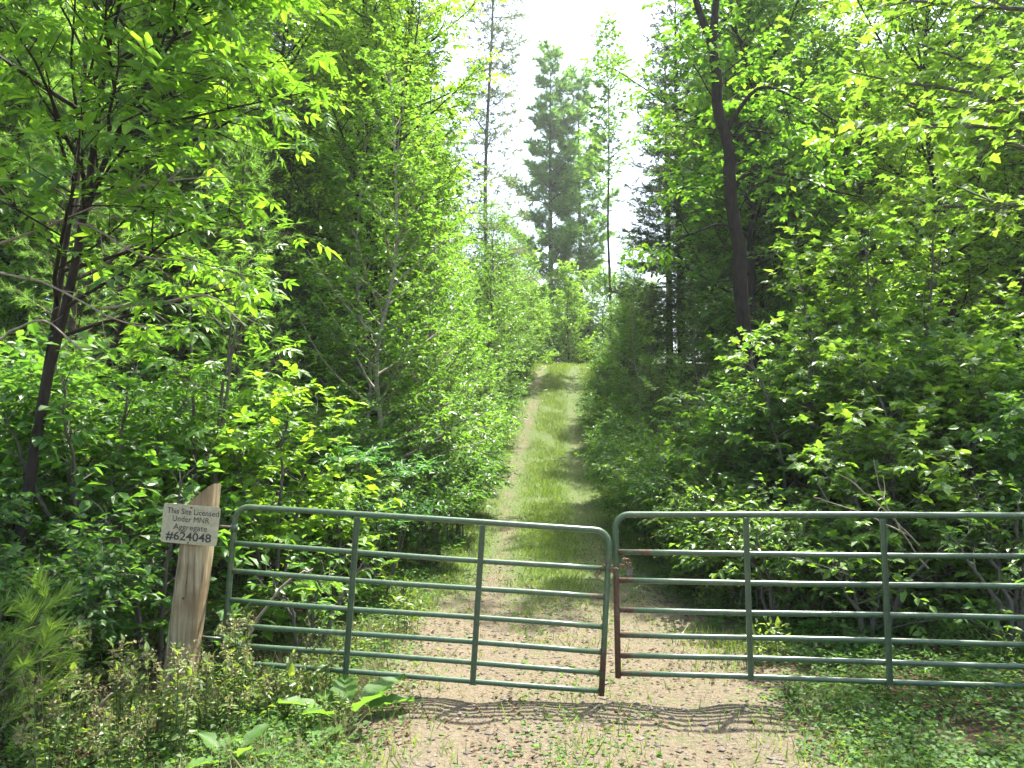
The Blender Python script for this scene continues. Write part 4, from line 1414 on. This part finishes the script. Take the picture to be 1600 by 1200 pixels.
# dead sticks
def stick(label, pts, r0, r1, mat, seed, twigs=0, group=None, name='dead_branch'):
    rng = np.random.default_rng(seed)
    pts = np.array(pts, float)
    base = pts[0].copy()
    L = [line(pts - base, r0, r1, 12, .006, rng)]
    if twigs:
        L += sub(rng, L, twigs, .3, .95, lambda t, l: .35 * l * (1.1 - .7 * t), .8, 'spiral', -.1, 4, .007, .1)
    v, f = tubes(L, 6)
    o = link(name, make_mesh(name, v, [(f, 0)], [mat], True))
    o.location = base
    return tag(o, label, 'branch', group)


def gp(x, y, h):
    return (x, y, G(x, y) + h)


stick('pale crooked stick leaning in the weeds just left of the sign post', [gp(-3.0, 5.75, .0), (-2.92, 5.8, .12), (-2.80, 5.85, .24), (-2.74, 5.9, .38), (-2.66, 5.92, .45)], .016, .008, M['twig'], 1)
stick('grey stick slanting behind the left end of the sagging gate', [gp(-2.25, 6.9, .5), (-1.95, 6.9, .78), (-1.72, 6.95, .9)], .014, .007, M['twig'], 2)
gd = 'dead sticks leaning in the thicket behind the level gate'
for i, p in enumerate(([(3.75, 7.4, 1.05), (3.35, 7.35, 1.45), (2.95, 7.3, 1.75)], [(3.65, 7.4, 1.15), (3.2, 7.35, 1.35), (2.75, 7.3, 1.5)], [(3.8, 7.35, .85), (3.45, 7.3, 1.35), (3.3, 7.3, 1.85)], [(2.35, 7.6, .95), (2.75, 7.5, .9), (3.15, 7.45, .75)])):
    stick('pale dead stick leaning in the dark thicket behind the level gate', p, .009, .003, M['twig'], 20 + i, 3, gd)
gd = 'bare branches across the foliage of the two-stemmed tree'
for i, p in enumerate(([(-4.4, 6.3, 3.5), (-3.6, 6.2, 3.75), (-2.9, 6.2, 4.05), (-2.3, 6.3, 4.15)], [(-4.4, 6.1, 3.35), (-3.7, 6.1, 3.25), (-3.1, 6.1, 2.95), (-2.85, 6.2, 2.9)], [(-3.9, 6.3, 3.78), (-3.4, 6.2, 3.72), (-2.9, 6.1, 3.45), (-2.5, 6.1, 3.4)],
                       [(-4.3, 6.6, 2.85), (-3.9, 6.5, 3.0), (-3.5, 6.4, 2.75)], [(-3.4, 6.5, 3.1), (-2.9, 6.5, 3.15), (-2.5, 6.5, 3.2), (-2.2, 6.5, 2.95)])):
    stick('thin bare grey branch across the two-stemmed tree', p, .013, .004, M['twig'], 40 + i, 6, gd)

# ------------------------------------------------------------------ grass, ground cover, fallen leaves (nobody could count them)
rg = np.random.default_rng(33)


def scatter(n, x0, x1, y0, y1, dens, ypow=1.0):
    y = y0 + (y1 - y0) * rg.random(n) ** ypow
    x = rg.uniform(x0, x1, n) + path_c(y)
    k = rg.random(n) < dens(x, y, x - path_c(y))
    return x[k], y[k]


def grass_d(x, y, dx):
    a = np.abs(dx)
    med = np.exp(-(a / .52) ** 4) * (.08 + .92 * sstep(7.5, 13, y))
    edge = np.exp(-((a - 1.75) / .55) ** 2) * (.25 + .75 * sstep(6.5, 9.5, y))
    n = vnoise(x * 1.6, y * 1.6, 5)
    return np.clip(med + edge, 0, 1) * sstep(.30, .62, n + .25 * sstep(10, 16, y))


gxx, gyy = scatter(260000, -3.0, 3.0, 4.6, 48, grass_d, 1.8)
n = len(gxx)
pos = np.stack([gxx, gyy, gz(gxx, gyy) - .005], -1)
d = nrm(np.stack([rg.normal(size=n) * .55, rg.normal(size=n) * .55, np.ones(n)], -1))
s = rg.uniform(.04, .13, n) * (1 + .02 * gyy)
v, f = leaf_geo(tpl_blade(.09), pos, d, nrm(rg.normal(size=(n, 3))), s)
o = link('grass', make_mesh('grass', v, [(f, 0)], [M['grass']]), None, 'stuff')
tag(o, 'short sunlit grass on the middle strip and edges of the track', 'grass')
N_GRASS = n


def cover_d(x, y, dx):
    a = np.abs(dx)
    n = vnoise(x * 1.3, y * 1.3, 8) * .6 + vnoise(x * 4, y * 4, 9) * .4
    side = sstep(1.15, 2.0, a)
    centre = .16 * np.exp(-(a / .6) ** 2)
    return np.clip(side + centre, 0, 1) * sstep(.36, .60, n + .12 * (dx < 0) + .16 * (dx > 2.0))


gxx, gyy = scatter(190000, -5.2, 5.2, 4.4, 24, cover_d, 1.7)
n = len(gxx)
pos = np.stack([gxx, gyy, gz(gxx, gyy) + rg.uniform(.005, .13, n) * sstep(.9, 2.2, np.abs(gxx - path_c(gyy))) + .01], -1)
az = rg.uniform(0, 6.28, n)
d = nrm(np.stack([np.cos(az), np.sin(az), rg.normal(size=n) * .25], -1))
s = rg.uniform(.02, .055, n)
v, f = leaf_geo(tpl_quad(.8, .1), pos, d, nrm(np.array([0, 0, 1.]) + rg.normal(size=(n, 3)) * .35), s)
o = link('ground_cover', make_mesh('ground_cover', v, [(f, 0)], [M['cover']]), None, 'stuff')
tag(o, 'low broad-leaved ground cover along both verges of the track', 'ground cover')


gxx, gyy = scatter(16000, -4.6, -1.6, 4.4, 8.5, lambda x, y, dx: sstep(.35, .6, vnoise(x * 2, y * 2, 15)))
n = len(gxx)
pos = np.stack([gxx, gyy, gz(gxx, gyy) - .005], -1)
d = nrm(np.stack([rg.normal(size=n) * .7, rg.normal(size=n) * .7, np.ones(n)], -1))
v, f = leaf_geo(tpl_blade(.035), pos, d, nrm(rg.normal(size=(n, 3))), rg.uniform(.08, .30, n))
o = link('dry_grass', make_mesh('dry_grass', v, [(f, 0)], [M['seed']]), None, 'stuff')
tag(o, 'thin straw-coloured grass among the weeds near the sign post', 'grass')


def litter_d(x, y, dx):
    a = np.abs(dx)
    return np.clip(.25 + .75 * sstep(.8, 2.0, a), 0, 1) * sstep(.3, .6, vnoise(x * 2.2, y * 2.2, 12))


gxx, gyy = scatter(42000, -4.5, 4.5, 4.4, 18, litter_d, 1.6)
n = len(gxx)
pos = np.stack([gxx, gyy, gz(gxx, gyy) + rg.uniform(.006, .02, n)], -1)
az = rg.uniform(0, 6.28, n)
d = nrm(np.stack([np.cos(az), np.sin(az), rg.normal(size=n) * .2], -1))
v, f = leaf_geo(tpl_quad(.6, .16), pos, d, nrm(np.array([0, 0, 1.]) + rg.normal(size=(n, 3)) * .3), rg.uniform(.02, .06, n))
o = link('fallen_leaves', make_mesh('fallen_leaves', v, [(f, 0)], [M['dry']]), None, 'stuff')
tag(o, 'dry tan fallen leaves scattered over the track and verges', 'leaf litter')

# pebbles and clods on the track
gxx, gyy = scatter(7000, -2.2, 2.2, 4.4, 14, lambda x, y, dx: .4 + .6 * (np.abs(dx) < 1.5), 1.5)
n = len(gxx)
ico = np.array([(1, 0, 0), (-1, 0, 0), (0, 1, 0), (0, -1, 0), (0, 0, 1), (0, 0, -1.)])
icf = np.array([(0, 2, 4), (2, 1, 4), (1, 3, 4), (3, 0, 4), (2, 0, 5), (1, 2, 5), (3, 1, 5), (0, 3, 5)])
sc = rg.uniform(.004, .016, n) * (rg.random(n) ** 2 * 1.6 + .5)
pv = np.stack([gxx, gyy, gz(gxx, gyy) + sc * .2], -1)[:, None, :] + ico[None] * sc[:, None, None] * np.stack([rg.uniform(.8, 1.5, n), rg.uniform(.8, 1.5, n), rg.uniform(.4, .8, n)], -1)[:, None, :] * rg.uniform(.8, 1.2, (n, 6, 1))
o = link('gravel', make_mesh('gravel', pv.reshape(-1, 3), [((np.arange(n)[:, None, None] * 6 + icf[None]).reshape(-1, 3), 0)], [simple_mat('stone', (.15, .13, .105), .95, 0, .1)]), None, 'stuff')
tag(o, 'small pebbles and clods strewn over the bare track', 'gravel')

# ------------------------------------------------------------------ air
hv, hf = box_verts(-190, 200, -70, 215, -3.0, 45.0)
hm = bpy.data.materials.new('summer_haze')
hm.use_nodes = True
hn = hm.node_tree
hn.nodes.clear()
ho = hn.nodes.new("ShaderNodeOutputMaterial")
pv_ = hn.nodes.new("ShaderNodeVolumePrincipled")
pv_.inputs["Color"].default_value = (.93, .96, 1.0, 1)
pv_.inputs["Density"].default_value = HAZE
pv_.inputs["Anisotropy"].default_value = .35
hn.links.new(pv_.outputs[0], ho.inputs["Volume"])
o = link('haze', make_mesh('haze', hv, [(hf, 0)], [hm]), None, 'stuff')
tag(o, 'thin pale summer haze between the trees', 'haze')

print("COUNTS", COUNT, 'tris', sum(len(m.loops) - 2 * len(m.polygons) for m in bpy.data.meshes), 'grass', N_GRASS)
